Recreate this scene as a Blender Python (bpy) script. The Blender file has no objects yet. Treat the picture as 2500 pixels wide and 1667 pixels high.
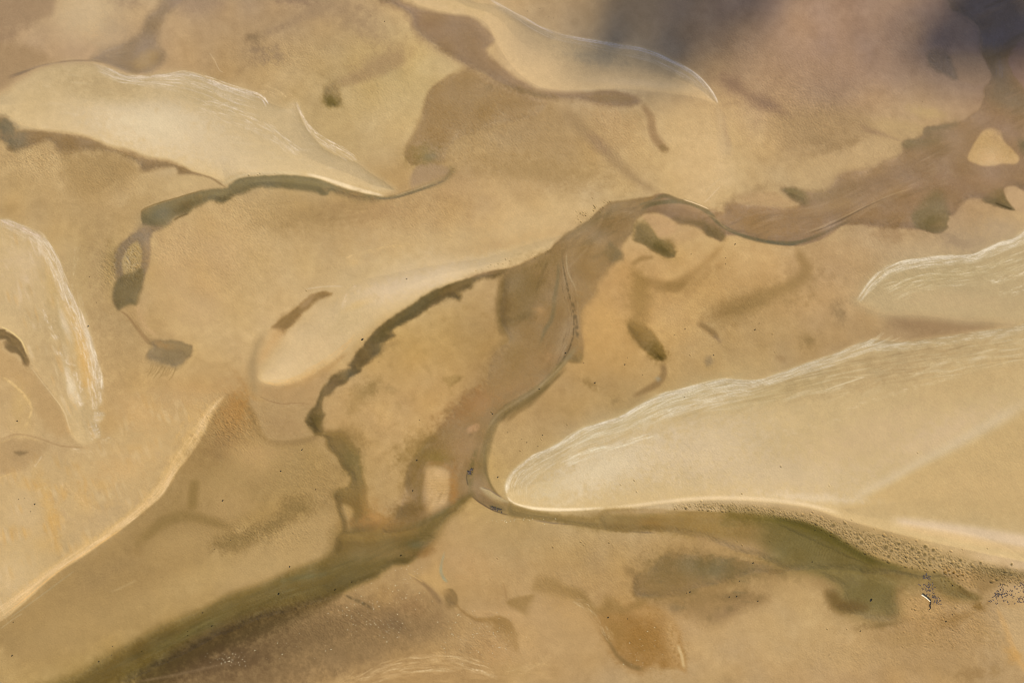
import bpy, bmesh, math, random
import numpy as np
from mathutils import Vector, Matrix

R = math.radians
sc = bpy.context.scene
COL = sc.collection

# ------------------------------------------------------------------ camera (from a light aircraft, 530 m up)
DIST, TILT, LENS = 560.0, R(18), 50.0
cam_d = bpy.data.cameras.new("aerial_camera")
cam_d.lens = LENS
cam_d.sensor_width = 36.0
cam_d.clip_start = 1.0
cam_d.clip_end = 200000.0
cam = bpy.data.objects.new("aerial_camera", cam_d)
CAM = Vector((0, -DIST * math.sin(TILT), DIST * math.cos(TILT)))
cam.location = CAM
cam.rotation_euler = (TILT, 0, 0)
COL.objects.link(cam)
sc.camera = cam

# ------------------------------------------------------------------ sky, sun, exposure
SUN_EL = R(40)
SUN_H = Vector((-0.62, -0.785, 0)).normalized()          # towards the sun, on the ground
SUN_DIR = (SUN_H * math.cos(SUN_EL) + Vector((0, 0, math.sin(SUN_EL)))).normalized()
world = bpy.data.worlds.new("World")
sc.world = world
world.use_nodes = True
wn = world.node_tree
bg = wn.nodes["Background"]
sky = wn.nodes.new("ShaderNodeTexSky")
sky.sky_type = 'NISHITA'
sky.sun_disc = False
sky.sun_elevation = SUN_EL
sky.sun_rotation = math.atan2(SUN_H.x, SUN_H.y)
sky.altitude = 0
sky.dust_density = 1.0
wn.links.new(sky.outputs[0], bg.inputs[0])
bg.inputs[1].default_value = 0.12
sun_d = bpy.data.lights.new("sun", 'SUN')
sun_d.energy = 4.8
sun_d.angle = R(0.6)
sun_d.color = (1.0, 0.925, 0.66)
sun = bpy.data.objects.new("sun", sun_d)
sun.rotation_euler = SUN_DIR.to_track_quat('Z', 'Y').to_euler()
sun.location = (0, 0, 900)
COL.objects.link(sun)
sc.view_settings.view_transform = 'Standard'
sc.view_settings.look = 'None'
sc.view_settings.gamma = 1.0
sc.view_settings.exposure = 0.0
sc.render.filter_size = 1.0
sc.cycles.filter_width = 1.0
sc.cycles.max_bounces = 6
sc.cycles.transparent_max_bounces = 8
IRR = np.array([1.254, 1.252, 1.131], np.float32)            # light a level white sheet sends back, measured

#PAINT-BEGIN
# ------------------------------------------------------------------ the flat in image coordinates
# The flat is laid out in image coordinates, over 2500 x 1667 pixels (about 0.16 m each); every contour below is in
# those pixels and is cast onto the ground, in metres, through the camera's view.
f4 = np.float32
STEP = 1.85
SX0, SX1, SY0, SY1 = -150.0, 2650.0, -130.0, 1800.0
NX = int((SX1 - SX0) / STEP) + 1
NY = int((SY1 - SY0) / STEP) + 1
xs = np.linspace(SX0, SX1, NX).astype(f4)
ys = np.linspace(SY0, SY1, NY).astype(f4)
GX, GY = (SX1 - SX0) / (NX - 1), (SY1 - SY0) / (NY - 1)
rng = np.random.default_rng(7)
UNIT = 0.1613

def pixel_to_ground(x, y):  # from image pixel to ground point, by the camera's tilt and lens
    ct, st = math.cos(TILT), math.sin(TILT)
    a = (np.asarray(x, np.float64) - 1250.0) / 2500.0 * 36.0 / LENS
    b = (833.5 - np.asarray(y, np.float64)) / 2500.0 * 36.0 / LENS
    s = DIST * ct / (ct - b * st)
    return s * a, -DIST * st + s * (st + b * ct)

def noise_field(wave, seed, aniso=(1.0, 1.0), ang=0.0):
    """band-limited noise over the image grid, unit variance, features about `wave` units long"""
    r = np.random.default_rng(seed)
    w = r.standard_normal((NY, NX)).astype(f4)
    fy = np.fft.fftfreq(NY, GY)[:, None]
    fx = np.fft.rfftfreq(NX, GX)[None, :]
    c, s = math.cos(ang), math.sin(ang)
    f = np.sqrt(((fx * c + fy * s) * aniso[0]) ** 2 + ((-fx * s + fy * c) * aniso[1]) ** 2)
    k = f * wave
    filt = np.exp(-0.5 * ((k - 1.0) / 0.45) ** 2) + 0.15 * np.exp(-0.5 * (k / 0.6) ** 2)
    n = np.fft.irfft2(np.fft.rfft2(w) * filt, s=(NY, NX))
    return ((n - n.mean()) / n.std()).astype(f4)

N6 = noise_field(7, 1)
N14 = noise_field(15, 2)
N35 = noise_field(38, 3)
N90 = noise_field(95, 4)
N260 = noise_field(270, 5)
H120 = noise_field(130, 6)
GRAIN = noise_field(7.5, 8, (1.0, 0.7), 0.5)
FA = noise_field(20, 31, (4.5, 1), math.radians(72))      # drawn-out patterns, each along its own flow
FB = noise_field(22, 32, (4.5, 1), math.radians(-52))
FC = noise_field(22, 33, (8, 1), math.radians(-24))
FD = noise_field(20, 34, (6, 1), math.radians(6))
FE = noise_field(22, 35, (5, 1), math.radians(-65))

def sm(t):
    t = np.clip(t, 0, 1)
    return t * t * (3 - 2 * t)

def spline(pts, closed, sub=5):
    p = np.array([list(q) + [0] * 0 for q in pts], np.float64)
    n = len(p)
    out = []
    rng_i = range(n) if closed else range(n - 1)
    for i in rng_i:
        if closed:
            a, b, c, d = p[(i - 1) % n], p[i], p[(i + 1) % n], p[(i + 2) % n]
        else:
            a, b, c, d = p[max(i - 1, 0)], p[i], p[i + 1], p[min(i + 2, n - 1)]
        for k in range(sub):
            t = k / sub
            v = 0.5 * ((2 * b) + (c - a) * t + (2 * a - 5 * b + 4 * c - d) * t * t + (3 * b - a - 3 * c + d) * t ** 3)
            if len(v) > 2:
                v[2] = b[2] + (c[2] - b[2]) * t
            out.append(v)
    if not closed:
        out.append(p[-1])
    return np.array(out)

def window(x0, y0, x1, y1):
    i0 = max(0, int((x0 - SX0) / GX)); i1 = min(NX, int((x1 - SX0) / GX) + 2)
    j0 = max(0, int((y0 - SY0) / GY)); j1 = min(NY, int((y1 - SY0) / GY) + 2)
    return i0, i1, j0, j1

def poly_sdf(pts, soft, pad):
    q = [(p[0], p[1], p[2] if len(p) > 2 else soft) for p in pts]
    c = spline(q, True)
    i0, i1, j0, j1 = window(c[:, 0].min() - pad, c[:, 1].min() - pad, c[:, 0].max() + pad, c[:, 1].max() + pad)
    if i1 <= i0 or j1 <= j0:
        return None
    X = xs[i0:i1][None, :]; Y = ys[j0:j1][:, None]
    best = np.full((j1 - j0, i1 - i0), 1e12, f4)
    sof = np.full_like(best, soft)
    inside = np.zeros(best.shape, bool)
    n = len(c)
    for k in range(n):
        x0, y0, s0 = c[k]; x1, y1, s1 = c[(k + 1) % n]
        dx, dy = x1 - x0, y1 - y0
        L = dx * dx + dy * dy + 1e-9
        t = np.clip(((X - x0) * dx + (Y - y0) * dy) / L, 0, 1).astype(f4)
        d = (X - x0 - t * dx) ** 2 + (Y - y0 - t * dy) ** 2
        m = d < best
        best = np.where(m, d, best)
        sof = np.where(m, s0 + t * (s1 - s0), sof)
        if y0 != y1:
            cr = (y0 > Y) != (y1 > Y)
            inside ^= cr & (X < (x1 - x0) * (Y - y0) / (y1 - y0) + x0)
    d = np.sqrt(best)
    return (slice(j0, j1), slice(i0, i1)), np.where(inside, -d, d), sof

# layers -----------------------------------------------------------------
tint = None                       # seen colour, sRGB 0..255
depth = np.zeros((NY, NX), f4)    # water depth, m
height = np.zeros((NY, NX), f4)   # relief, m

def mix(win, a, col):
    global tint
    a = a[..., None]
    tint[win] += a * (np.array(col, f4) - tint[win])

def P(pts, col, a=1.0, s=6, n=2.5, d=0.0, fine=0.5):
    """area of one sediment; third value of a point is how softly the edge fades there"""
    r = poly_sdf(pts, s, 60)
    if r is None:
        return
    win, sd, so = r
    k = np.clip(so / 9, .12, 1.6)
    j = n * (N35[win] * 0.28 * (.3 + k) + N14[win] * 0.26 * k + N6[win] * fine * .45 * k)
    al = sm(0.5 - (sd + j) / (2.4 * so + np.clip(so - 2.5, 0, 9) * 1.5 + 0.5))
    mix(win, al * a, col)
    if d:
        rim = np.exp(-((sd + 3.5) / 3.2) ** 2) * np.clip(1.3 - so / 5, 0, 1) * .1 * a
        mix(win, rim, [c * .74 for c in col])
        dd = d * sm((-sd - j * 0.5) / 22 + 0.08)
        depth[win] = np.maximum(depth[win], dd)

def MOT(pts, col, F, thr, a, s=30, w=.9):
    """drifted patches of another sediment inside a contour"""
    r = poly_sdf([p[:2] for p in pts], s, s + 10)
    if r is None:
        return
    win, sd, _ = r
    patch = sm((np.roll(N90, 211, 0)[win] + .7) / 1.7)
    mix(win, sm(.5 - sd / (2 * s)) * sm((F[win] - thr + .35) / (w * 1.7)) * a * .62 * patch, col)

def seg_paint(c, A, halo=1.0):
    """max-blend a stroked polyline (x, y, half width, strength) into A"""
    for k in range(len(c) - 1):
        x0, y0, w0, a0 = c[k]; x1, y1, w1, a1 = c[k + 1]
        m = max(w0, w1) + halo + 2
        i0, i1, j0, j1 = window(min(x0, x1) - m, min(y0, y1) - m, max(x0, x1) + m, max(y0, y1) + m)
        if i1 <= i0 or j1 <= j0:
            continue
        X = xs[i0:i1][None, :]; Y = ys[j0:j1][:, None]
        dx, dy = x1 - x0, y1 - y0
        L = dx * dx + dy * dy + 1e-9
        t = np.clip(((X - x0) * dx + (Y - y0) * dy) / L, 0, 1)
        d = np.sqrt((X - x0 - t * dx) ** 2 + (Y - y0 - t * dy) ** 2)
        w = w0 + t * (w1 - w0)
        v = (a0 + t * (a1 - a0)) * sm(0.5 - (d - w) / (2 * halo))
        A[j0:j1, i0:i1] = np.maximum(A[j0:j1, i0:i1], v)

def S(pts, col, a=1.0, s=2.0, n=0.0, d=0.0, taper=True):
    """stroke: (x, y, half width)"""
    c = spline(pts, False, 8)
    m = len(c)
    t = np.linspace(0, 1, m)
    st = np.ones(m)
    if taper:
        st = np.minimum(1, np.minimum(t, 1 - t) / 0.12)
    c = np.column_stack([c[:, 0], c[:, 1], c[:, 2], st])
    A = np.zeros((NY, NX), f4)
    seg_paint(c, A, s)
    if n:
        A = A * np.clip(1 + n * N14, 0, 1.4)
    win = (slice(None), slice(None))
    js, is_ = np.nonzero(A > 0.003)
    if len(js) == 0:
        return
    win = (slice(js.min(), js.max() + 1), slice(is_.min(), is_.max() + 1))
    mix(win, np.clip(A[win] * a, 0, 1), col)
    if d:
        depth[win] = np.maximum(depth[win], d * A[win])

def B(x, y, rx, ry, ang, col, a=0.7, rough=0.35):
    """soft stain"""
    m = max(rx, ry) * 2.4
    i0, i1, j0, j1 = window(x - m, y - m, x + m, y + m)
    if i1 <= i0 or j1 <= j0:
        return
    win = (slice(j0, j1), slice(i0, i1))
    X = xs[i0:i1][None, :] - x; Y = ys[j0:j1][:, None] - y
    c, s = math.cos(R(ang)), math.sin(R(ang))
    u = (X * c + Y * s) / rx; v = (-X * s + Y * c) / ry
    q = np.sqrt(u * u + v * v) + rough * (0.35 * N35[win] + 0.3 * N14[win] + 0.12 * N6[win])
    mix(win, np.exp(-np.clip(q, 0, 9) ** 2.2 * 0.9) * a, col)

def BAND(ca, cb, num, col, a=0.6, w=(0.5, 1.6), seed=0, bias=1.0, lens=(0.12, 0.45), wob=2.0, relief=0.02, fade=(0.0, 1.0), halo=1.1):
    """many fine lines of dry sand running between two contours"""
    r = np.random.default_rng(1000 + seed)
    A = np.array(spline(ca, False, 10)); Bc = np.array(spline(cb, False, 10))
    def res(c, m=160):
        dd = np.r_[0, np.cumsum(np.hypot(*np.diff(c[:, :2], axis=0).T))]
        t = np.linspace(0, dd[-1], m)
        return np.column_stack([np.interp(t, dd, c[:, 0]), np.interp(t, dd, c[:, 1])])
    A, Bc = res(A), res(Bc)
    acc = np.zeros((NY, NX), f4)
    for k in range(num):
        v = r.random() ** bias
        L = r.uniform(*lens)
        u0 = r.uniform(-0.5 * L, 1 - 0.5 * L)
        i0, i1 = int(max(0, u0) * 159), int(min(1, u0 + L) * 159)
        if i1 - i0 < 4:
            continue
        idx = np.arange(i0, i1 + 1)
        drift = v + 0.10 * np.sin(np.linspace(0, r.uniform(1, 4), len(idx)) + r.uniform(0, 6)) * r.random()
        p = A[idx] * (1 - drift)[:, None] + Bc[idx] * drift[:, None]
        ph = np.cumsum(r.standard_normal((len(idx) + 8, 2)), 0) * 0.13 * wob
        ph = np.stack([np.convolve(ph[:, q], np.ones(9) / 9, 'valid') for q in (0, 1)], 1)
        p = p + ph - ph.mean(0)
        t = np.linspace(0, 1, len(idx))
        uu = idx / 159
        st = np.sin(np.pi * np.clip(t, 0, 1)) ** 0.6 * r.uniform(0.45, 1.15) * np.clip(0.8 + 0.5 * np.interp(np.arange(len(idx)), np.arange(0, len(idx) + 6, 6), r.standard_normal(len(np.arange(0, len(idx) + 6, 6)))), 0.1, 1.2)
        st *= fade[0] + (1 - fade[0]) * np.interp(uu, [0, 1], [1, 0]) if fade[0] != 1 and fade[1] == 0 else 1
        st *= (1 - v) ** 0.5 * 0.5 + 0.5
        ww = 1.3 * r.uniform(*w) * (0.6 + 0.4 * np.sin(np.pi * t))
        big = r.random() < .3
        seg_paint(np.column_stack([p, ww * (2.2 if big else 1), st * (.45 if big else 1)]), acc, halo * (r.uniform(2.2, 4) if big else r.uniform(.8, 1.7)))
    js, is_ = np.nonzero(acc > 0.003)
    if len(js) == 0:
        return
    win = (slice(js.min(), js.max() + 1), slice(is_.min(), is_.max() + 1))
    mix(win, np.clip(acc[win] * a * 1.2 * (1 + 0.12 * N6[win]), 0, 1), col)
    height[win] += acc[win] * relief

#DATA-BEGIN
BX = [0, 250, 500, 750, 1000, 1250, 1500, 1750, 2000, 2250, 2500]
BY = [0, 170, 330, 500, 670, 830, 1000, 1170, 1330, 1500, 1667]
BASE = [
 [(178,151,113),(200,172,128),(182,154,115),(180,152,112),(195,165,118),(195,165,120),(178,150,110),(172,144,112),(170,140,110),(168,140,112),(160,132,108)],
 [(182,153,113),(190,160,120),(185,155,110),(186,158,110),(195,168,115),(203,172,125),(195,170,130),(176,147,108),(172,142,112),(170,142,112),(168,140,112)],
 [(195,166,118),(200,172,124),(196,168,122),(192,165,116),(192,164,115),(178,150,106),(186,156,108),(205,173,122),(182,152,108),(190,160,115),(168,140,108)],
 [(188,158,108),(190,160,110),(196,166,116),(186,156,106),(190,158,108),(198,166,116),(200,170,120),(203,172,122),(192,164,118),(180,150,110),(190,160,115)],
 [(200,170,120),(188,160,110),(196,163,112),(200,170,120),(202,174,126),(190,158,108),(195,158,104),(195,160,105),(188,155,108),(188,163,120),(188,163,120)],
 [(200,170,122),(190,160,110),(200,168,116),(203,171,120),(190,157,100),(178,146,95),(196,158,100),(186,155,104),(182,152,105),(176,148,106),(184,155,110)],
 [(196,165,115),(194,162,110),(186,152,98),(180,150,102),(195,160,106),(185,153,103),(178,150,102),(190,163,115),(194,166,118),(195,165,118),(195,165,115)],
 [(203,172,122),(198,168,118),(176,146,95),(174,144,92),(190,158,105),(190,160,105),(208,184,140),(210,184,140),(208,180,135),(205,178,130),(197,167,114)],
 [(205,175,122),(183,153,102),(178,148,96),(180,150,98),(184,152,102),(185,155,105),(185,155,105),(180,148,97),(176,145,94),(195,164,112),(210,180,135)],
 [(190,160,108),(182,152,98),(176,147,96),(174,143,95),(178,147,98),(187,154,104),(184,150,98),(186,154,106),(192,162,112),(182,150,102),(185,155,108)],
 [(186,156,102),(174,146,92),(172,142,96),(178,147,99),(182,149,98),(188,155,105),(185,155,108),(188,158,110),(190,158,110),(182,150,102),(185,155,108)],
]

def cubic_rows(tab, at, q):
    q = np.clip(q, at[0], at[-1])
    k = np.clip(np.searchsorted(at, q, 'right') - 1, 0, len(at) - 2)
    at = np.array(at, float)
    t = ((q - at[k]) / (at[k + 1] - at[k]))[:, None]
    n = len(at)
    p0, p1, p2, p3 = tab[np.maximum(k - 1, 0)], tab[k], tab[k + 1], tab[np.minimum(k + 2, n - 1)]
    return 0.5 * (2 * p1 + (p2 - p0) * t + (2 * p0 - 5 * p1 + 4 * p2 - p3) * t ** 2 + (3 * p1 - p0 - 3 * p2 + p3) * t ** 3)

_t = np.array(BASE, float)                                   # rows, cols, 3
_t = cubic_rows(_t.reshape(len(BY), -1), BY, ys.astype(float)).reshape(NY, len(BX), 3)
_t = cubic_rows(np.ascontiguousarray(_t.transpose(1, 0, 2)).reshape(len(BX), -1), BX, xs.astype(float)).reshape(NX, NY, 3)
tint = np.ascontiguousarray(_t.transpose(1, 0, 2)).astype(f4)
tint += (N260 * 2.0 + N90 * 1.6 + N35 * 0.8)[..., None] * np.array([1, .95, .8], f4)
tint += (H120 * .8)[..., None] * np.array([.5, -.1, -1.2], f4)
KEEP = {}

# ---- top left
P([(-160,-140),(125,-140),(133,18,6),(105,45,5),(60,62,14),(35,75,14),(0,95,14),(-160,110)], (166,139,104), .85, 12)
P([(-160,60),(0,85),(40,72),(70,60),(45,75),(10,105),(-160,140)], (158,132,100), .6, 10)
P([(-160,110),(0,106),(60,112),(100,126),(125,146),(150,152),(95,166),(45,190),(10,216),(-160,300)], (169,141,102), .85, 9)
P([(470,-60),(445,8),(415,30),(395,60),(385,90),(390,115),(405,130,6),(400,150),(380,170),(365,182),(330,182,5),(300,176,5),(270,162,5),(235,151,5),(215,148,4),(235,132),(260,117),(290,108),(320,92),(345,78),(352,55),(362,35),(385,18),(412,-30)], (158,135,102), .95, 8, d=.15)
P([(330,150),(350,130),(375,122),(385,135),(376,160),(350,172),(330,166)], (178,150,105), .85, 8)
P([(410,-60),(560,-60),(545,18),(490,34),(430,20)], (166,141,110), .8, 18)
B(262, 80, 36, 46, 0, (182,158,122), .6)
B(205, 40, 60, 50, 0, (206,180,138), .6)
B(310, 5, 30, 12, 0, (165,140,108), .6)
S([(20,190,5),(60,176,3),(95,163,2),(140,154,2),(180,149,2.5),(220,149,2),(255,152,1.5)], (141,119,92), .85, 2.5)
S([(60,172,1),(120,158,1),(180,152,1),(235,150,1)], (176,152,120), .5, 1.2)
BAND([(215,140),(270,115),(330,105)], [(225,155),(290,170),(350,170)], 26, (145,125,95), .5, (.4,.9), 3, lens=(.2,.5))
BAND([(215,140),(270,115),(330,105)], [(225,155),(290,170),(350,170)], 16, (182,160,125), .4, (.4,.8), 4, lens=(.2,.5))
# the pale bar
bar_a = [(-160,270),(0,232),(40,204),(100,167),(170,154),(220,154),(260,166),(300,182),(340,190),(390,181),(440,176),(480,181),(530,203),(570,215),(615,225),(650,248),(690,262),(722,250),(735,290),(760,330),(800,370),(870,398),(900,420),(955,455),(960,468),(925,476),(900,474),(830,455),(760,432),(700,425),(600,421),(570,425),(550,444),(520,433),(460,415),(400,395),(320,380),(260,355),(200,335),(120,322),(50,305),(0,286),(-160,280)]
KEEP['bar_a'] = bar_a
P(bar_a, (205,178,130), .95, 9)
B(330, 300, 230, 60, 8, (210,184,138), .6)
B(385, 305, 130, 55, 12, (224,202,156), .85)
B(560, 380, 160, 45, 18, (212,187,141), .7)
B(690, 390, 110, 45, 22, (205,179,131), .7)
B(260, 215, 110, 35, 8, (190,164,118), .8)
B(520, 240, 90, 35, 22, (196,171,124), .6)
B(90, 250, 60, 40, -20, (203,175,125), .6)
BAND([(225,152),(275,172),(310,189),(350,191),(400,182),(450,176),(500,187),(540,205),(570,214),(620,224)], [(240,178),(290,202),(330,208),(400,218),(460,232),(520,252),(560,275),(640,300)], 120, (230,208,168), .75, (.4,1.1), 10, bias=1.6)
BAND([(300,185),(350,187),(400,182),(455,181),(500,192)], [(310,192),(350,194),(400,190),(455,190),(500,200)], 26, (236,214,176), .75, (.5,1.2), 11)
BAND([(500,190),(530,202),(570,214),(612,221),(640,233),(657,254)], [(505,202),(535,214),(570,226),(620,238),(640,246),(650,262)], 40, (236,214,178), .8, (.5,1.3), 12)
BAND([(725,246),(733,270),(750,300),(775,325),(810,347),(850,367),(882,390)], [(722,250),(735,282),(752,318),(775,345),(800,362),(830,382),(850,397)], 60, (233,208,166), .75, (.5,1.3), 13)
BAND([(640,205),(680,212),(715,232),(728,250)], [(625,225),(670,240),(700,270),(730,310)], 34, (214,182,130), .6, (.5,1.2), 14)
BAND([(500,240),(600,270),(680,320),(740,370)], [(480,280),(580,310),(660,345),(720,390)], 80, (226,203,160), .7, (.5,1.2), 15, lens=(.06,.25))
S([(510,128,1),(522,145,1),(535,170,1),(545,177,1)], (205,178,135), .6, 1.2)

# ---- wet trough left of it
P([(-160,275),(0,284,5),(20,294,4),(35,310,4),(45,318,4),(80,319,4),(115,321,5),(160,327,6),(205,334,5),(235,343,5),(265,359,5),(300,365,6),(330,373,5),(345,381,6),(380,389,5),(410,393,5),(440,403,4),(470,419,3),(500,428,2),(525,438,2),(550,457,2),(530,446,2),(510,434,3),(470,427,4),(437,426,5),(430,410,5),(410,408,6),(385,413,6),(350,420,6),(340,410,8),(328,396,12),(300,380,20),(270,374,16),(230,369,10),(190,372,10),(150,375,10),(138,366,8),(130,352,7),(110,347,7),(85,356,6),(70,361,5),(45,366,5),(30,370,5),(15,364,5),(5,345,6),(-160,350)], (154,127,86), 1, 6, d=.22)
B(10, 310, 26, 22, 20, (128,117,90), .75)
B(40, 345, 26, 22, 20, (136,121,90), .65)
P([(150,380),(210,371),(270,374),(320,395,8),(338,420,8),(300,441),(270,466),(248,476),(200,480),(160,440)], (172,143,95), .8, 16)
B(110, 375, 45, 35, -20, (180,150,102), .5)
P([(-160,350),(0,352),(10,370),(40,378),(10,392),(-160,420)], (186,156,108), .7, 8)
P([(345,455,10),(430,430,8),(500,440,6),(530,450,6),(480,462,6),(400,490,10),(340,520,14),(290,520),(280,480)], (198,169,120), .7, 14)
# ---- olive channel with its steep bright bank
P([(345,522,2),(350,513,2),(380,500,3),(420,488,3),(460,475,3),(500,464,3),(530,461,3),(553,459,3),(562,450,3),(580,438,2.5),(605,432,2),(640,430,2),(700,428,2),(750,432,2),(790,442,2),(830,458,2),(870,468,2.5),(910,476,2.5),(935,480,2.5),(960,478,3),(1000,466,4),(1040,450,6),(1080,432,8),(1100,410,8),(1108,420,8),(1085,446,6),(1040,461,4),(1000,473,4),(960,485,4),(920,488,8),(880,486,14),(850,480,14),(825,472,6),(806,468,4),(800,476,3),(785,477,3),(770,470,4),(740,465,5),(710,463,5),(690,460,5),(650,457,5),(620,459,5),(600,471,5),(570,478,5),(555,491,4),(540,495,4),(515,490,5),(495,498,5),(475,508,5),(460,520,4),(430,530,5),(415,548,5),(400,556,6),(380,560,8),(365,552,3),(350,548,2.5),(345,535,2)], (140,122,82), 1, 4, d=.4)
B(385, 525, 36, 20, -20, (122,112,82), .8)
B(450, 505, 30, 12, -30, (118,100,62), .8)
B(548, 485, 20, 8, -15, (116,98,60), .7)
B(620, 445, 50, 10, 0, (138,124,90), .6)
B(740, 450, 60, 12, 5, (142,124,82), .8)
B(860, 474, 50, 10, 12, (152,128,86), .8)
S([(345,522,1),(349,512,1.2),(380,499,1.2),(440,481,1),(500,463,1)], (110,88,48), .7, 1.5)
S([(460,521,2),(440,529,2),(425,538,1.5)], (95,78,45), .7, 2.5)  # shaded north-facing bank, darkened in the colour
S([(745,425,2.5),(790,436,3),(840,453,4.5),(880,465,4.5),(910,472,3.5),(940,479,1.5)], (232,207,158), .85, 3)  # sunlit crest of the bank, brightened in the colour
S([(540,452,3),(600,426,3),(680,422,3),(745,426,2)], (208,184,136), .6, 3)
S([(915,485,2),(960,484,1.5),(1010,470,1.5),(1060,452,1.5),(1090,436,2)], (128,112,82), .8, 2)
S([(965,478,1),(1010,464,1),(1050,449,1)], (196,168,125), .6, 1.5)
P([(1003,432),(1018,405,3),(1045,395,3),(1075,401,4),(1097,416),(1085,430),(1060,441),(1020,454),(1004,456)], (170,143,106), .9, 5)
B(770, 532, 105, 26, -3, (174,145,97), .75)
B(835, 500, 60, 22, -25, (172,142,96), .55)
B(690, 495, 60, 20, -8, (184,155,106), .6)
B(925, 515, 70, 24, -15, (180,148,102), .6)
B(1115, 450, 52, 28, -15, (174,142,98), .6)
BAND([(600,500),(750,490),(900,510)], [(600,560),(750,560),(900,540)], 26, (160,132,86), .25, (1,3), 21, halo=3)
# ---- forked runnel below
P([(350,556),(335,566,3),(310,581,3),(290,600,4),(278,620,5),(275,645,7),(280,670,8),(284,690,8),(277,706,3),(274,722,3),(278,742,3),(290,757,4),(300,752),(315,742),(332,742,5),(338,722),(346,700),(353,678),(362,650),(367,620),(368,590),(373,570),(395,557,6),(375,552)], (150,127,92), 1, 4, d=.3)
P([(276,724),(280,706),(300,692),(330,690),(345,700),(338,722),(331,744),(300,751),(290,757),(279,742)], (132,112,72), .9, 8)
B(345, 575, 25, 20, -30, (148,128,98), .8)
P([(335,588),(320,597),(308,612),(299,630),(297,650),(302,669),(318,680),(332,672),(342,655),(346,630),(344,603)], (180,154,104), 1, 3)
B(268, 640, 16, 45, 5, (150,126,74), .6)
B(262, 700, 20, 60, 0, (184,154,98), .5)
P([(290,757),(306,750),(331,744,3),(336,772,3),(350,805,3),(362,818,3),(380,830),(372,840),(355,825),(335,800),(312,775)], (186,154,104), .8, 5)
S([(290,757,1.2),(310,770,2),(330,795,3.5),(350,820,5),(366,836,5),(385,835,4)], (152,122,80), .9, 3)
BAND([(300,755),(325,780),(350,815)], [(330,750),(335,790),(358,818)], 14, (150,120,76), .6, (.4,.9), 22)
P([(365,833),(385,829,3),(410,830,3),(435,832,3),(460,840,3),(470,847,3),(468,866,4),(455,880,5),(440,893,5),(425,900,6),(400,890),(380,886),(365,881),(357,868,3),(362,853,3),(370,845)], (152,130,90), .9, 7, n=4, d=.22)
B(400, 842, 26, 7, 15, (172,138,88), .6)
BAND([(372,892),(400,896),(432,902)], [(352,918),(378,926),(402,932)], 16, (150,124,76), .0, (.5,1), 23)
for k in range(11):
    q = rng.uniform(0, 1, 4); S([(368+k*6+q[0]*5,888+k,.9),(362+k*6,900+k+q[1]*6,1.1),(354+k*6-q[2]*6,908+k*1.2+q[3]*12,.5)], (150,124,76), .3+.35*q[3], 1.6)
S([(478,838,5),(476,860,6),(462,885,5),(440,908,4)], (206,172,116), .6, 5)
B(350, 770, 10, 60, 0, (206,172,122), .4)
S([(338,690,4),(335,740,5),(350,790,5),(385,822,4)], (204,168,118), .6, 5)
B(555, 640, 60, 110, 10, (202,168,118), .4)

# ---- left crusted bar
bar_b = [(-160,520),(0,534),(30,540),(70,557),(100,572),(125,600),(145,640),(160,680),(175,720),(195,760),(210,800),(225,830),(235,870),(245,910),(250,950),(245,985),(241,1000),(256,1010),(250,1025),(240,1035),(245,1065),(200,1085),(165,1050),(150,1000),(120,950),(80,895),(60,850),(30,815),(0,798),(-160,770)]
KEEP['bar_b'] = bar_b
P(bar_b, (201,173,124), .9, 5)
B(60, 700, 70, 100, 15, (208,178,130), .5)
B(125, 690, 16, 60, -12, (206,172,112), .55)
B(190, 815, 18, 60, -12, (210,176,116), .7)
B(212, 890, 18, 60, -8, (212,172,108), .75)
B(150, 790, 26, 60, -15, (188,162,114), .7)
B(120, 900, 40, 90, -25, (190,162,115), .7)
BAND([(0,535),(30,541),(70,558),(100,573),(125,601),(145,641),(160,681),(175,721),(195,761),(210,801),(225,831),(235,871),(245,911),(249,950),(244,990)], [(0,556),(25,562),(55,580),(84,600),(108,632),(126,665),(138,700),(150,740),(170,790),(188,830),(203,880),(212,930),(216,980),(226,1005)], 330, (230,205,162), .72, (.4,1.2), 30, bias=1.5, lens=(.03,.16), wob=5)
BAND([(0,548),(60,575),(110,640),(140,720),(190,820),(215,930)], [(0,640),(30,660),(70,700),(105,780),(150,860),(170,960)], 80, (216,186,136), .5, (.7,2.4), 31, lens=(.02,.08), wob=6, halo=1.6)
BAND([(0,538),(60,556),(105,578)], [(0,545),(60,566),(100,590)], 30, (236,208,172), .8, (.6,1.4), 32, wob=4)
for q, sd in (([(108,755),(120,785),(134,815),(142,828)], 1), ([(140,850),(155,870),(172,885),(184,893)], 2), ([(164,905),(175,935),(188,965),(200,990)], 3), ([(184,905),(195,930),(203,955)], 4), ([(190,960),(197,975),(203,988)], 5)):
    BAND(q, [(x - 6, y + 5) for x, y in q], 22, (232,208,166), .75, (.5,1.3), 40 + sd, lens=(.1,.3), wob=4)
BAND([(170,690),(185,740),(215,795)], [(192,690),(205,740),(228,800)], 24, (206,180,134), .5, (.4,.9), 47, lens=(.1,.3))
BAND([(185,600),(178,640),(175,680)], [(200,590),(190,630),(183,670)], 14, (208,182,136), .5, (.4,.8), 48, lens=(.2,.5))
B(250, 740, 30, 120, -8, (178,150,106), .55)
BAND([(225,985),(245,1005),(258,1010)], [(228,1030),(240,1030),(250,1022)], 40, (228,205,165), .75, (.4,.9), 49, lens=(.1,.4), wob=3)
BAND([(215,1040),(230,1040),(240,1035)], [(222,1075),(235,1075),(245,1068)], 36, (230,206,165), .8, (.4,1), 50, lens=(.1,.4), wob=3)
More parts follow.
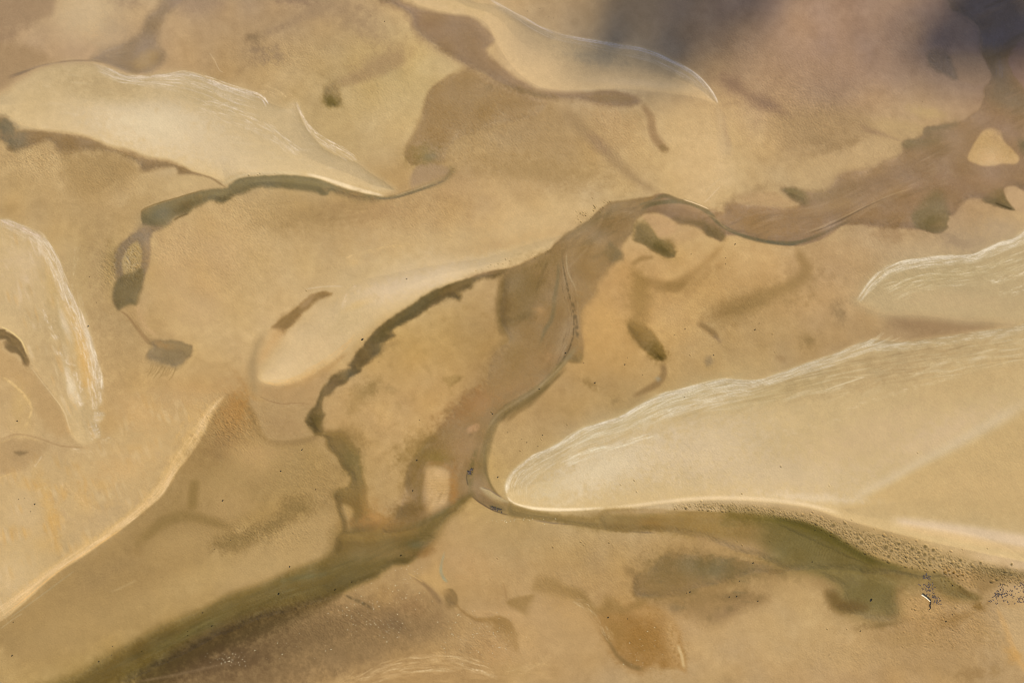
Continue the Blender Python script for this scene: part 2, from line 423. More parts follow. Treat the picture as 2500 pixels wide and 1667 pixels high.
BAND([(240,1078),(258,1070),(268,1062)], [(260,1085),(272,1082),(282,1078)], 16, (226,204,165), .7, (.4,.8), 51, lens=(.2,.5), wob=3)
BAND([(170,1090),(200,1095),(228,1107),(234,1125)], [(175,1110),(198,1108),(220,1118),(228,1135)], 50, (222,194,146), .6, (.5,1.1), 52, lens=(.1,.4), wob=4)
# dark pool and the brown trough under it
P([(-160,810),(0,804,2),(15,809,2),(35,820,2),(50,832,2),(60,855,2),(69,875,3),(70,893,3),(58,890,4),(52,876),(42,865),(25,862),(12,850),(8,836),(0,830),(-160,850)], (140,115,74), 1, 3, d=.3)
P([(-160,850),(0,832),(12,852),(40,868),(58,892),(75,902),(130,977,4),(160,1022,4),(172,1056,4),(130,1062),(90,1002),(60,962),(20,926),(-160,880)], (190,158,108), .9, 8)
S([(0,797,1.2),(20,806,1.4),(40,820,1.4),(55,836,1.2),(66,866,1)], (228,198,128), .9, 1.4)  # crest line over the pool, painted as if catching the sun
S([(70,888,.8),(95,922,.9),(130,967,1),(155,1002,1.2),(165,1030,1.4),(174,1060,1)], (216,188,138), .7, 1.5)
S([(0,917,1.2),(30,936,3),(60,966,3.5),(76,992,3),(72,1020,2),(60,1045,2)], (218,183,122), .75, 3, n=.4)
B(50, 985, 22, 40, 0, (212,176,112), .4)
S([(-60,1105,1),(0,1082,1.4),(40,1066,1.4),(70,1070,1.2),(100,1077,1.2)], (212,178,120), .7, 1.6)
S([(0,1074,2),(40,1060,1.5),(90,1068,1.5),(150,1088,2),(220,1092,2)], (172,142,98), .6, 2.5)
S([(172,1058,1.2),(195,1075,1.4),(220,1088,1.2),(245,1098,1)], (206,176,126), .6, 1.5)
P([(-160,1080),(0,1078),(40,1070),(110,1085),(90,1120),(60,1150),(0,1165),(-160,1180)], (178,148,102), .75, 12)
P([(36,1102),(55,1101),(69,1103),(60,1110),(48,1112),(40,1108)], (148,123,84), .9, 3)
S([(84,1140,1),(95,1125,1),(102,1113,1)], (220,194,150), .8, 1.2)
S([(-20,1175,1.5),(0,1166,1.5),(35,1153,1.2)], (214,180,120), .7, 1.6)
S([(82,1146,.8),(105,1175,1),(130,1205,1.2),(155,1240,1.4),(175,1265,1)], (222,192,138), .75, 1.4)
P([(95,1180,3),(130,1212,3),(160,1250,3),(185,1270,6),(165,1268),(140,1245),(115,1215),(98,1195)], (186,158,118), .7, 5)

# ---- gold flat, lower left, with its ridge
gold = [(-160,1180),(0,1172),(80,1148),(170,1110),(245,1085),(300,1030),(330,960),(420,955),(500,960),(558,962,3),(540,985,3),(515,1022,3),(500,1055,3),(480,1090,3),(455,1125,3),(430,1150,3),(410,1190,3),(385,1220,3),(340,1256,3),(300,1290,3),(250,1325,3),(200,1360,3),(150,1391,3),(110,1425,3),(60,1470,3),(20,1505,3),(0,1525,3),(-160,1600)]
KEEP['gold'] = gold
P(gold, (200,169,118), .75, 12)
P([(558,960,3),(540,985,2),(515,1022,2),(500,1055,2),(480,1090,2),(455,1125,2),(430,1150,2),(410,1190,2),(385,1220,2),(340,1256,2),(300,1290,2),(250,1325,2),(200,1360,2),(150,1391,2),(110,1425,2),(60,1470,2),(20,1505,2),(-40,1550,2),(80,1620,30),(300,1520,30),(500,1350,30),(560,1200,30),(590,1050,20),(600,980,10)], (168,139,90), .85, 20)
B(112, 1215, 16, 70, -18, (210,170,106), .7)
B(130, 1290, 16, 45, -5, (210,168,102), .7)
B(105, 1330, 30, 20, 10, (208,170,108), .5)
B(205, 1220, 18, 45, -30, (206,168,108), .6)
B(300, 1140, 70, 30, -15, (206,168,112), .55)
B(60, 1260, 40, 60, 0, (208,178,130), .5)
B(250, 1270, 60, 40, -35, (192,164,118), .7)
B(180, 1330, 60, 30, -30, (194,166,118), .6)
B(20, 1420, 60, 50, -40, (212,182,132), .6)
B(345, 1010, 60, 40, 20, (206,168,112), .6)
BAND([(546,966),(520,1000),(505,1040),(488,1074),(462,1112),(432,1147),(412,1187),(386,1217),(342,1252),(302,1286),(252,1321),(202,1356),(152,1387),(112,1421),(62,1466),(22,1500)], [(535,968),(505,1000),(480,1035),(450,1075),(428,1112),(408,1150),(384,1186),(345,1228),(300,1268),(240,1315),(180,1350),(120,1390),(60,1435),(10,1475),(-30,1500)], 260, (224,186,124), .65, (.5,1.3), 60, bias=1.2, lens=(.04,.22), wob=3)
BAND([(546,966),(520,1000),(500,1045),(470,1095),(432,1147),(405,1195)], [(540,972),(510,1008),(485,1050),(455,1095),(420,1140),(395,1190)], 50, (234,202,148), .75, (.5,1.2), 61)
S([(0,1508,1),(60,1462,1.4),(110,1420,1.4),(160,1381,1),(200,1354,1.2),(250,1322,1.2),(300,1288,1)], (234,184,112), .8, 1.4)
S([(30,1478,1),(75,1440,1),(110,1408,1),(135,1388,.8)], (226,180,114), .7, 1.3)
S([(20,1510,1),(60,1482,1),(110,1446,1),(150,1416,1),(185,1390,.7)], (182,164,124), .6, 1.8)
S([(0,1535,.8),(30,1512,.8),(55,1496,.8)], (196,176,134), .6, 1.3)
BAND([(470,980),(455,1010),(430,1060),(410,1120)], [(520,975),(500,1010),(470,1060),(440,1110)], 50, (216,176,112), .5, (.8,2.2), 62, lens=(.06,.2), wob=5, halo=1.8)
BAND([(330,960),(400,985),(440,1010)], [(310,1000),(380,1030),(430,1050)], 26, (214,178,122), .45, (.8,2), 63, lens=(.06,.2), wob=6, halo=1.8)
BAND([(95,1150),(200,1230),(230,1260)], [(60,1330),(150,1300),(260,1200)], 46, (216,182,124), .4, (.6,1.8), 64, lens=(.05,.16), wob=6, halo=1.6)
BAND([(150,1180),(180,1210),(225,1250)], [(160,1175),(190,1205),(230,1240)], 18, (224,186,128), .6, (.5,1.1), 65, lens=(.1,.3), wob=4)
BAND([(258,1195),(270,1215),(280,1220)], [(262,1190),(275,1208),(286,1215)], 12, (216,186,134), .6, (.6,1.2), 66, lens=(.2,.5), wob=4)
B(470, 1000, 20, 25, 0, (212,172,112), .4)
# ---- brown textured ground right of the ridge
B(565, 1020, 34, 60, 15, (178,136,80), .8)
B(590, 990, 20, 30, 10, (176,132,72), .6)
B(545, 1080, 40, 30, -20, (160,130,86), .7)
B(530, 1110, 22, 14, 0, (150,122,80), .6)
B(600, 1100, 50, 22, 0, (190,156,102), .7)
P([(610,966),(620,976,3),(660,986,4),(700,989,5),(760,991,8),(772,1003),(763,1020),(752,1040),(763,1060),(740,1070,4),(690,1076,4),(655,1070,4),(640,1050,5),(630,1021,5),(615,1001,5),(608,986,4)], (182,152,104), .9, 5)
B(700, 1040, 40, 30, 0, (176,144,98), .5)
S([(604,985,5),(612,1005,7),(622,1030,8),(636,1058,5),(660,1080,4),(700,1085,5),(740,1078,4),(775,1062,3)], (154,125,78), .65, 8, n=.3)
P([(660,1075),(700,1074,3),(745,1070,3),(775,1060),(770,1072),(735,1084),(690,1086),(665,1082)], (158,130,86), .7, 4)
S([(630,964,1),(655,977,1.4),(690,985,1.4),(720,984,1.2),(760,986,1)], (156,125,84), .85, 1.4)
BAND([(640,966),(700,982),(765,984)], [(640,980),(700,995),(765,998)], 18, (196,168,122), .5, (.4,.8), 67, lens=(.2,.5))
B(690, 1150, 120, 70, -10, (172,144,94), .6)
B(620, 1140, 50, 40, 0, (190,158,106), .5)
# ---- tongue in the middle
tongue = [(628,918,16),(636,898,20),(660,875,24),(690,845,22),(720,810,20),(760,775,20),(820,730,20),(850,705,20),(900,680,20),(960,668,20),(1060,648,20),(1180,630,20),(1280,600,20),(1345,582,10),(1370,578,4),(1350,600,3),(1335,615,3),(1300,630,3),(1270,645,3),(1245,654,3),(1200,664,3),(1150,677,3),(1100,693,3),(1060,708,5),(1020,730,8),(985,752,10),(950,772,12),(910,800,14),(870,832,14),(830,866,12),(790,895,10),(750,918,10),(700,934,8),(665,938,6),(640,932,5)]
KEEP['tongue'] = tongue
P(tongue, (210,181,131), .85, 18)
B(1040, 685, 130, 22, -18, (222,196,150), .7)
B(920, 720, 70, 24, -25, (218,191,146), .7)
B(1210, 630, 90, 16, -18, (210,183,134), .6)
B(700, 900, 70, 22, -38, (216,186,134), .7)
B(775, 850, 60, 24, -38, (212,181,130), .7)
B(860, 770, 60, 30, -35, (204,176,126), .8)
BAND([(640,936),(690,940),(740,925),(790,897),(840,857),(880,818)], [(660,925),(700,925),(745,905),(790,875),(835,840),(870,800)], 44, (220,178,116), .6, (.5,1.3), 70, lens=(.1,.35))
B(750, 925, 60, 12, -30, (206,164,104), .5)
S([(690,948,5),(740,935,6),(800,900,6),(850,858,5)], (184,150,98), .6, 5)
P([(640,940),(690,946),(740,935),(790,910),(800,925),(775,965),(768,985),(720,984),(670,978),(632,964)], (182,150,102), .8, 8)
B(880, 742, 34, 9, -25, (222,186,120), .5)
P([(662,801,4),(672,791,3),(690,776,3),(715,758,3),(735,741,3),(755,723,3),(775,713,3),(795,711,3),(811,716,3),(804,723),(785,728),(770,736),(755,753),(738,766),(725,781),(712,796),(700,803),(692,813,6),(682,806,5)], (160,130,82), 1, 4, d=.2)
P([(735,741),(757,722),(772,714),(764,728),(750,745),(735,752)], (186,154,106), .5, 4)
P([(690,775),(720,755),(735,762),(715,790),(698,800),(680,800)], (150,121,74), .6, 8)
S([(648,812,6),(630,840,8),(618,875,10),(616,910,11),(620,940,9),(630,965,6)], (164,140,98), .65, 14)
P([(665,806),(685,805),(690,815),(680,835),(660,855),(645,875),(635,880),(640,860),(655,830)], (202,164,110), .7, 8)
S([(745,706,1),(770,702,1.2),(800,699,1.2),(840,699,1)], (214,188,144), .7, 1.6)
BAND([(850,626),(880,615),(930,604),(975,597),(1020,592)], [(840,632),(880,622),(930,610),(975,603),(1020,600)], 28, (224,188,128), .75, (.5,1.1), 71, lens=(.06,.2), wob=4)
B(865, 640, 16, 10, 0, (214,178,120), .5)
BAND([(830,745),(845,715),(865,690)], [(840,755),(860,725),(890,700)], 14, (226,198,154), .5, (.5,1.1), 72)
B(600, 700, 60, 120, 15, (190,162,110), .35)

# ---- dark tributary
P([(1245,655,3),(1204,661,2.5),(1173,669,2.5),(1143,679,2.5),(1112,688,2.5),(1084,700,2.5),(1070,705,3),(1050,714,3),(1020,735,3),(985,757,3),(955,775,3),(930,795,3),(910,812,3),(890,838,3),(870,862,4),(855,885,4),(848,891,4),(855,897,5),(840,905,5),(815,915,4),(800,930,4),(785,950,3),(775,975,3),(769,990,3),(755,1005,4),(749,1020,5),(748,1032,5),(760,1046,6),(768,1056,6),(780,1060),(792,1053),(786,1035),(788,1025,3),(795,1012,3),(788,1000,3),(787,985,3),(792,970,3),(810,960,4),(825,945,4),(845,935,4),(855,920,3),(880,908,3),(885,895,4),(900,885,5),(915,872,5),(925,867,4),(930,855,4),(932,840,4),(945,830,4),(965,818,4),(957,808,4),(975,795,4),(990,785,4),(1010,779,4),(1030,765,4),(1048,751,4),(1075,738,5),(1095,727,5),(1120,732,5),(1128,722,5),(1126,714,5),(1138,706,5),(1152,702,5),(1158,691,5),(1178,680,6),(1215,676,6)], (130,107,66), 1, 4, n=3, d=.5)
P([(1084,702),(1112,690),(1050,716),(1020,737),(985,759),(955,778),(930,800),(905,828),(930,835),(955,808),(985,785),(1010,772),(1040,752),(1070,725)], (116,98,58), .8, 6)
B(1010, 755, 50, 9, -38, (112,96,60), .6)
B(920, 850, 18, 12, -30, (116,98,62), .6)
B(850, 915, 20, 10, -20, (116,104,76), .6)
B(1190, 668, 40, 6, -10, (158,130,92), .7)
B(772, 1030, 16, 20, 10, (110,92,50), .7)
B(815, 940, 20, 12, -40, (140,114,76), .6)
P([(905,930),(926,932),(922,952),(906,970),(886,985),(878,1008),(862,1012),(850,992),(858,962),(878,946)], (156,129,80), .75, 12, n=5)
B(955, 950, 14, 10, 0, (168,140,92), .5)
B(960, 840, 12, 6, -20, (160,132,84), .4)
P([(768,1058),(793,1052),(826,1050),(849,1062),(865,1088),(876,1103),(880,1139),(888,1172),(895,1192),(896,1215),(903,1238),(918,1254),(935,1264),(920,1290),(880,1300),(840,1305),(826,1305),(834,1297,4),(832,1276,4),(826,1256,4),(821,1231,5),(815,1215,5),(816,1202,5),(829,1190,4),(849,1185,4),(856,1174,3),(852,1159,3),(834,1139,3),(821,1116,4),(801,1095,5),(793,1070,5)], (144,117,68), 1, 5, d=.35)
B(855, 1120, 22, 34, -15, (132,114,68), .6)
B(825, 1205, 14, 10, 0, (130,108,64), .6)
P([(837,1230),(850,1234),(862,1245),(860,1260),(852,1275),(860,1290),(858,1298),(846,1299),(848,1276),(838,1256),(834,1241)], (190,158,102), .9, 5)
B(910, 1275, 26, 14, 10, (176,136,80), .7)
P([(795,962),(815,966),(850,945),(900,1000),(870,1045),(830,1050),(795,1048),(788,1030),(796,1012)], (198,162,106), .4, 14)
P([(1082,925),(1112,916),(1128,920),(1110,935),(1098,943)], (160,132,80), .5, 4)
B(1118, 928, 12, 4, -35, (150,122,72), .7)
B(1097, 1003, 12, 6, -5, (146,120,74), .8)

# ---- brown delta in the middle
delta = [(1620,474,3),(1580,480,3),(1530,487,3),(1490,495,3),(1465,510,2.5),(1440,535,2.5),(1410,555,2.5),(1385,570,2.5),(1370,580,2),(1350,600,2),(1335,615,2),(1300,630,3),(1270,645,3),(1245,655,3),(1230,670,6),(1226,700,10),(1219,760,10),(1221,790,10),(1231,815,12),(1236,832,14),(1215,850,16),(1200,870,16),(1190,900,16),(1182,930,16),(1150,950,12),(1110,990,12),(1080,1030,10),(1060,1060,8),(1035,1085,8),(1015,1110,5),(1000,1130,5),(990,1160,5),(985,1195,5),(975,1230,8),(960,1260,10),(930,1292,12),(960,1310,12),(1010,1300,8),(1060,1275,6),(1100,1248,5),(1130,1225,4),(1152,1214,3),(1180,1232,3),(1230,1250,3),(1240,1228,4),(1215,1205,4),(1195,1178,3),(1186,1140,3),(1188,1100,4),(1200,1062,5),(1215,1032,6),(1240,1006,6),(1270,985,6),(1310,960,6),(1340,926,5),(1356,902,4),(1380,884,3),(1400,885,3),(1420,882,3),(1425,840,3),(1420,800,4),(1420,762,4),(1430,745,5),(1452,720,6),(1458,690,8),(1472,670,10),(1488,650,10),(1500,640,8),(1518,622,5),(1520,602,5),(1530,586,4),(1545,572,4),(1548,560,4),(1552,542,4),(1570,526,4),(1600,520,4),(1640,510,4),(1650,492,3)]
P(delta, (158,130,86), 1, 5, d=.28)
P([(1230,676),(1245,662),(1290,668),(1325,690),(1305,730),(1302,770),(1270,792),(1247,822),(1233,810),(1222,790),(1221,740),(1227,700)], (146,120,76), .85, 12)
B(1232, 740, 10, 50, 5, (130,104,62), .6)
B(1240, 795, 16, 20, 0, (132,108,68), .7)
B(1284, 770, 20, 9, -25, (130,107,66), .8)
B(1318, 757, 12, 9, 0, (190,152,100), .85)
B(1320, 770, 26, 18, 0, (170,136,84), .5)
B(1440, 600, 50, 18, -35, (160,134,92), .7)
B(1450, 540, 70, 12, -32, (146,126,88), .6)
B(1330, 640, 40, 20, -25, (152,126,78), .6)
B(1440, 650, 30, 40, 20, (165,134,90), .5)
S([(1364,640,3),(1362,680,4),(1354,725,5),(1348,775,5),(1328,810,5),(1316,845,3)], (138,120,82), .65, 4)
S([(1375,665,9),(1386,720,12),(1391,780,14),(1378,830,14),(1355,870,9)], (168,141,98), .65, 9)
BAND([(1340,600),(1400,560),(1470,520),(1560,500)], [(1420,620),(1440,600),(1490,570),(1550,530)], 70, (136,112,74), .4, (.6,1.8), 80, lens=(.15,.5), halo=1.8)
BAND([(1340,600),(1400,560),(1470,520),(1560,500)], [(1420,620),(1440,600),(1490,570),(1550,530)], 40, (176,150,108), .35, (.6,1.4), 81, lens=(.15,.5), halo=1.5)
BAND([(1360,640),(1375,720),(1385,800),(1350,900)], [(1400,640),(1415,720),(1410,800),(1370,890)], 46, (128,104,68), .45, (.5,1.3), 82, lens=(.15,.5))
BAND([(1370,640),(1380,720),(1388,800),(1360,890)], [(1400,640),(1412,720),(1408,800),(1370,880)], 24, (184,158,116), .4, (.5,1.1), 83, lens=(.15,.5))
S([(1372,610,1.2),(1376,655,1.4),(1388,710,1.6),(1399,760,1.4),(1401,800,1.6),(1394,840,1.5),(1379,870,1.6),(1358,902,1.8),(1335,932,1.6),(1298,956,1.4),(1250,978,1.4),(1212,1003,1.4)], (108,88,56), .6, 2.2, n=.45)
S([(1399,735,2.5),(1404,765,3.5),(1408,800,4),(1410,822,3)], (116,96,64), .8, 2.5, n=.25)
S([(1384,612,1.4),(1383,640,1.8),(1389,670,2),(1403,698,2),(1409,722,1.2)], (182,158,114), .8, 1.6)
S([(1412,838,4),(1392,868,5),(1362,905,4),(1335,930,4),(1300,952,4),(1270,972,5),(1240,992,6),(1216,1014,6)], (164,142,98), .75, 4)
S([(1345,935,4),(1322,955,7),(1290,985,9),(1260,1005,7),(1235,1030,5)], (132,108,66), .6, 6)
P([(1385,880),(1400,868),(1418,855),(1424,870),(1420,883),(1400,886)], (152,124,74), .8, 4)
P([(1425,640),(1460,640),(1478,660),(1458,690),(1450,722),(1430,742),(1415,735),(1410,700),(1416,665)], (158,128,82), .6, 8)
B(1316, 878, 26, 17, -20, (182,146,102), .65)
B(1175, 965, 90, 22, -32, (168,130,80), .8)
B(1230, 900, 50, 30, -30, (166,134,84), .6)
B(1250, 850, 26, 40, 0, (158,132,82), .6)
B(1260, 935, 50, 16, -20, (182,146,98), .5)
P([(1140,1046),(1150,1038),(1165,1033),(1171,1039),(1168,1049),(1155,1055),(1143,1057)], (190,152,106), 1, 3, n=1)
B(1060, 1110, 50, 30, -40, (150,122,74), .7)
B(1130, 1100, 20, 50, 25, (170,138,94), .6)
B(1095, 1080, 36, 24, -40, (158,128,80), .5)
B(1070, 1120, 24, 12, 0, (148,122,66), .7)
P([(1038,1152),(1045,1140,8),(1060,1136,8),(1080,1140,8),(1095,1150,6),(1100,1175,6),(1098,1205,6),(1090,1230,6),(1075,1238,8),(1060,1245,10),(1045,1248,10),(1038,1220,8),(1036,1180,8)], (203,168,114), .95, 7)
S([(1032,1150,5),(1027,1180,6),(1025,1215,5),(1030,1245,4)], (148,120,70), .6, 5)
S([(1015,1200,7),(1012,1150,7),(1030,1125,6)], (150,122,72), .5, 6)
S([(1045,1130,5),(1075,1130,5),(1100,1145,5)], (170,132,80), .6, 5)
B(1108, 1190, 10, 40, 0, (172,134,82), .6)
P([(987,1190),(998,1200),(1000,1224),(986,1231),(970,1241),(961,1246),(975,1220)], (188,155,105), .9, 6)
P([(1000,1225),(985,1235),(966,1250),(962,1263),(980,1272),(1010,1258),(1030,1240),(1020,1228)], (140,112,66), .85, 8)
B(945, 1272, 46, 20, 10, (180,138,82), .75)
S([(960,1295,5),(1010,1282,6),(1060,1262,5),(1100,1238,4),(1135,1215,3)], (152,134,90), .6, 5)
S([(985,1315,6),(1030,1295,6),(1075,1262,6),(1105,1238,4)], (120,104,60), .6, 5)
# bend of the channel under the big bar
S([(1188,1085,3),(1184,1120,3.5),(1186,1150,3.5),(1196,1180,3),(1212,1205,2.5),(1232,1222,2)], (136,114,72), .85, 3)
P([(1172,1192,3),(1180,1189,2),(1195,1196,2),(1212,1205,2),(1228,1216,2),(1240,1226,3),(1215,1222,5),(1195,1212,5)], (186,164,118), .9, 4)
S([(1176,1189,.9),(1195,1195,1),(1210,1205,1.2),(1225,1214,1)], (130,108,82), .8, 1.2)
S([(1152,1211,.8),(1170,1225,1.2),(1200,1243,1.4),(1225,1252,1.4),(1245,1257,1)], (104,84,60), .9, 1.4)
S([(1195,1235,1.5),(1212,1240,3),(1222,1246,2)], (90,80,50), .8, 2, n=.4)
S([(1150,1175,1),(1143,1200,1),(1150,1212,1)], (150,128,84), .5, 2)
S([(1143,1185,1),(1139,1165,1.4),(1142,1150,1.5)], (88,78,55), .7, 1.6, n=.3)
S([(1160,1125,6),(1150,1150,6),(1150,1180,5)], (146,122,74), .6, 5, n=.4)
S([(1248,1256,2),(1300,1264,2.5),(1350,1272,2.5)], (128,104,62), .7, 2.5)
S([(1300,1268,1.2),(1350,1276,1.5),(1420,1281,2),(1470,1290,1.2),(1560,1298,2),(1600,1300,1.2)], (124,106,82), .75, 2)
BAND([(1250,1262),(1320,1270),(1400,1280)], [(1250,1270),(1320,1280),(1400,1288)], 30, (206,172,112), .6, (.5,1.1), 84, lens=(.02,.08), wob=3)

# ---- the wide wet reach, upper right
reach = [(1600,478,3),(1625,474,2),(1665,489,2),(1690,497,2),(1715,508,3),(1738,514,6),(1765,520,7),(1770,505,7),(1785,493,7),(1815,497,7),(1870,500,7),(1910,505,7),(1940,502,6),(1950,498,6),(1930,485,7),(1908,466,6),(1915,458,5),(1940,460,5),(1970,466,5),(2010,467,5),(2028,455,6),(2040,435,7),(2050,425,6),(2080,418,5),(2130,412,8),(2145,402,10),(2160,392,9),(2185,385,6),(2203,372,4),(2202,350,3),(2212,342,3),(2240,338,4),(2252,328,3),(2256,313,3),(2270,307,3),(2310,303,4),(2345,296,4),(2370,280,3),(2392,262,3),(2402,238,3),(2404,215,3),(2418,190,3),(2412,165,3),(2400,140,3),(2395,110,5),(2390,70,5),(2370,50,4),(2340,30,4),(2318,12,4),(2300,-140,4),(2660,-140),(2660,470),(2530,482),(2500,468,2),(2475,455,3),(2453,461,3),(2455,480,3),(2468,500,3),(2478,514,2),(2450,508,3),(2420,498,3),(2400,488,4),(2385,486,4),(2365,488,4),(2350,496,5),(2338,512,4),(2328,525,4),(2310,531,3),(2311,545,3),(2315,553,3),(2300,568,3),(2280,570,3),(2250,563,3),(2200,558,4),(2150,556,6),(2120,552,6),(2090,548,4),(2060,550,3),(2030,570,3),(2000,587,3),(1970,596,3),(1945,600,3),(1900,598,3),(1860,592,3),(1820,581,3),(1790,575,3),(1765,578,5),(1760,588,4),(1745,582,3),(1725,572,3),(1715,562,3),(1690,551,4),(1660,547,4),(1645,540,4),(1620,526,5),(1600,518,5),(1580,510,5)]
P(reach, (160,132,96), 1, 5, d=.3)
B(1850, 545, 100, 32, 8, (168,136,90), .75)
B(2050, 470, 90, 28, -15, (157,132,94), .6)
B(2250, 430, 120, 50, -25, (161,134,98), .7)
B(2170, 525, 70, 22, 5, (157,127,86), .7)
B(2230, 470, 40, 30, -20, (166,136,100), .6)
B(2420, 430, 80, 30, 0, (158,130,96), .5)
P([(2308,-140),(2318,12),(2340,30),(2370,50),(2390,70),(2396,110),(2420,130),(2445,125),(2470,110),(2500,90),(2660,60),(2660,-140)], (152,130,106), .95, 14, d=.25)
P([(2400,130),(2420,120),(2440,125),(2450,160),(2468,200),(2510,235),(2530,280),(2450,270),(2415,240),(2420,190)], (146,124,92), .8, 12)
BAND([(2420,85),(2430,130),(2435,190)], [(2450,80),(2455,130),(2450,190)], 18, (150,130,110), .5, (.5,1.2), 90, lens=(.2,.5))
P([(2200,352,3),(2212,342,3),(2250,338,6),(2290,340,12),(2280,350,12),(2240,360,9),(2210,362,5)], (138,120,84), .9, 6)
P([(2253,326,3),(2258,312,3),(2275,307,3),(2335,301,8),(2310,318,12),(2270,328,10)], (141,121,88), .8, 6)
P([(1909,461,4),(1940,459,4),(1963,468,5),(1970,486,9),(1965,495,9),(1945,490),(1930,481),(1915,470)], (138,119,80), .95, 6)
P([(2226,525,4),(2245,502,8),(2262,482,9),(2282,464,9),(2302,468,10),(2310,500,8),(2318,528,4),(2312,548,3),(2314,553,3),(2302,567,3),(2280,570,3),(2255,562,3),(2234,556,4),(2228,540,5)], (142,121,82), .9, 9, d=.3)
B(2272, 540, 28, 20, 20, (126,109,70), .6)
P([(2400,488,4),(2425,472,9),(2446,463,6),(2454,480,3),(2468,500,3),(2478,514,2),(2455,509,3),(2425,500,4)], (134,114,76), .9, 7, d=.3)
S([(2430,495,2),(2450,503,2),(2470,511,2)], (84,70,40), .7, 2.5)
P([(2490,345),(2510,345),(2520,380),(2495,365)], (118,106,72), .7, 8)
BAND([(1750,560),(1850,520),(2000,500),(2150,430),(2350,320)], [(1750,575),(1850,590),(2000,575),(2150,500),(2350,440)], 60, (140,115,82), .35, (.8,2.4), 91, lens=(.1,.35), halo=2.2)
BAND([(1750,560),(1850,520),(2000,500),(2150,430),(2350,320)], [(1750,575),(1850,590),(2000,575),(2150,500),(2350,440)], 50, (178,150,112), .3, (.8,2), 92, lens=(.1,.35), halo=2.2)
S([(1565,515,4),(1578,503,5),(1602,495,5),(1640,491,5),(1680,494,5),(1710,507,5),(1735,524,5),(1755,545,4),(1790,566,4),(1830,581,4.5),(1870,590,5),(1910,594,5),(1945,592,4),(1985,580,4),(2030,556,3)], (126,111,76), .85, 3)
S([(1840,583,2),(1880,592,2.5),(1920,598,2.5),(1950,597,2)], (112,102,76), .7, 2)
S([(1600,484,4),(1625,478,5),(1660,490,4),(1700,502,3.5),(1735,516,3)], (126,107,70), .8, 3)
S([(1560,500,2),(1590,490,2),(1615,482,2)], (134,120,86), .6, 3)
S([(1720,520,1.5),(1750,535,2),(1770,555,2),(1800,568,1.5),(1835,574,1)], (176,146,100), .5, 2)
S([(1955,572,1.2),(2000,555,1.4),(2060,528,1.4),(2120,500,1.4),(2180,474,1.6),(2232,457,1)], (186,158,118), .7, 1.6)
S([(1975,570,1),(2030,548,1.2),(2070,528,1.2),(2120,502,1.2),(2170,480,1)], (116,96,68), .7, 1.4)
BAND([(1990,562),(2060,532),(2140,494),(2230,456)], [(1990,570),(2060,545),(2140,505),(2230,462)], 22, (190,162,122), .6, (.4,.9), 93)
S([(1955,590,2),(2000,575,3),(2040,555,3),(2075,540,2)], (134,111,76), .6, 3)
P([(1800,481),(1830,471),(1870,466,5),(1905,476,5),(1935,492,5),(1946,503,4),(1910,506),(1870,501),(1820,497)], (190,158,112), .95, 7)
P([(1750,500),(1770,490),(1800,478),(1830,468),(1850,452),(1880,446),(1905,455),(1890,462),(1850,466),(1800,485),(1775,500)], (165,138,96), .6, 10)
P([(2380,350,3),(2390,335,3),(2400,322,3),(2420,315,4),(2440,322,4),(2450,345,3),(2470,365,3),(2487,385,3),(2480,398,3),(2450,398,3),(2425,403,3),(2400,403,3),(2375,395,3),(2365,385,3),(2370,370,3)], (200,167,116), 1, 3, n=2)
B(2420, 385, 30, 12, 5, (208,170,116), .7)
P([(2320,140,3),(2335,130,8),(2365,130,8),(2400,140,3),(2413,165,3),(2420,186,3),(2410,206,4),(2385,210,5),(2360,206,5),(2340,196,4),(2335,176,3),(2326,156,3)], (170,142,110), 1, 4)
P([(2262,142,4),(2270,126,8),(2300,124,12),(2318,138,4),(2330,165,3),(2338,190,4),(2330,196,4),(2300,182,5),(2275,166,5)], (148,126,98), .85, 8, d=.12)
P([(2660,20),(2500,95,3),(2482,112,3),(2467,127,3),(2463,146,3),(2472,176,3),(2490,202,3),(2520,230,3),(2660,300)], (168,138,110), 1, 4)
P([(2452,462,3),(2475,455,3),(2500,468,3),(2530,482),(2660,470),(2660,560),(2530,532),(2500,521),(2482,513,3),(2466,496,3)], (192,161,118), .9, 3)
P([(2098,304),(2125,311,4),(2150,321,4),(2175,334,4),(2205,347,3),(2190,343),(2150,332),(2115,322)], (160,132,98), .9, 4)
B(2200, 322, 22, 8, 15, (165,138,102), .6)
P([(2120,310),(2160,296),(2210,298),(2250,308),(2250,326),(2200,336),(2170,325)], (190,162,114), .6, 8)
P([(1960,420),(2050,380),(2150,330),(2200,345),(2200,372),(2150,395),(2060,415),(2030,450),(1960,458)], (193,164,118), .7, 14)
B(2380, 600, 70, 30, 5, (178,154,118), .7)
B(2440, 560, 50, 30, 15, (182,158,122), .6)
B(2330, 585, 40, 16, 30, (166,142,108), .6)
B(2170, 575, 40, 14, 0, (168,138,98), .6)
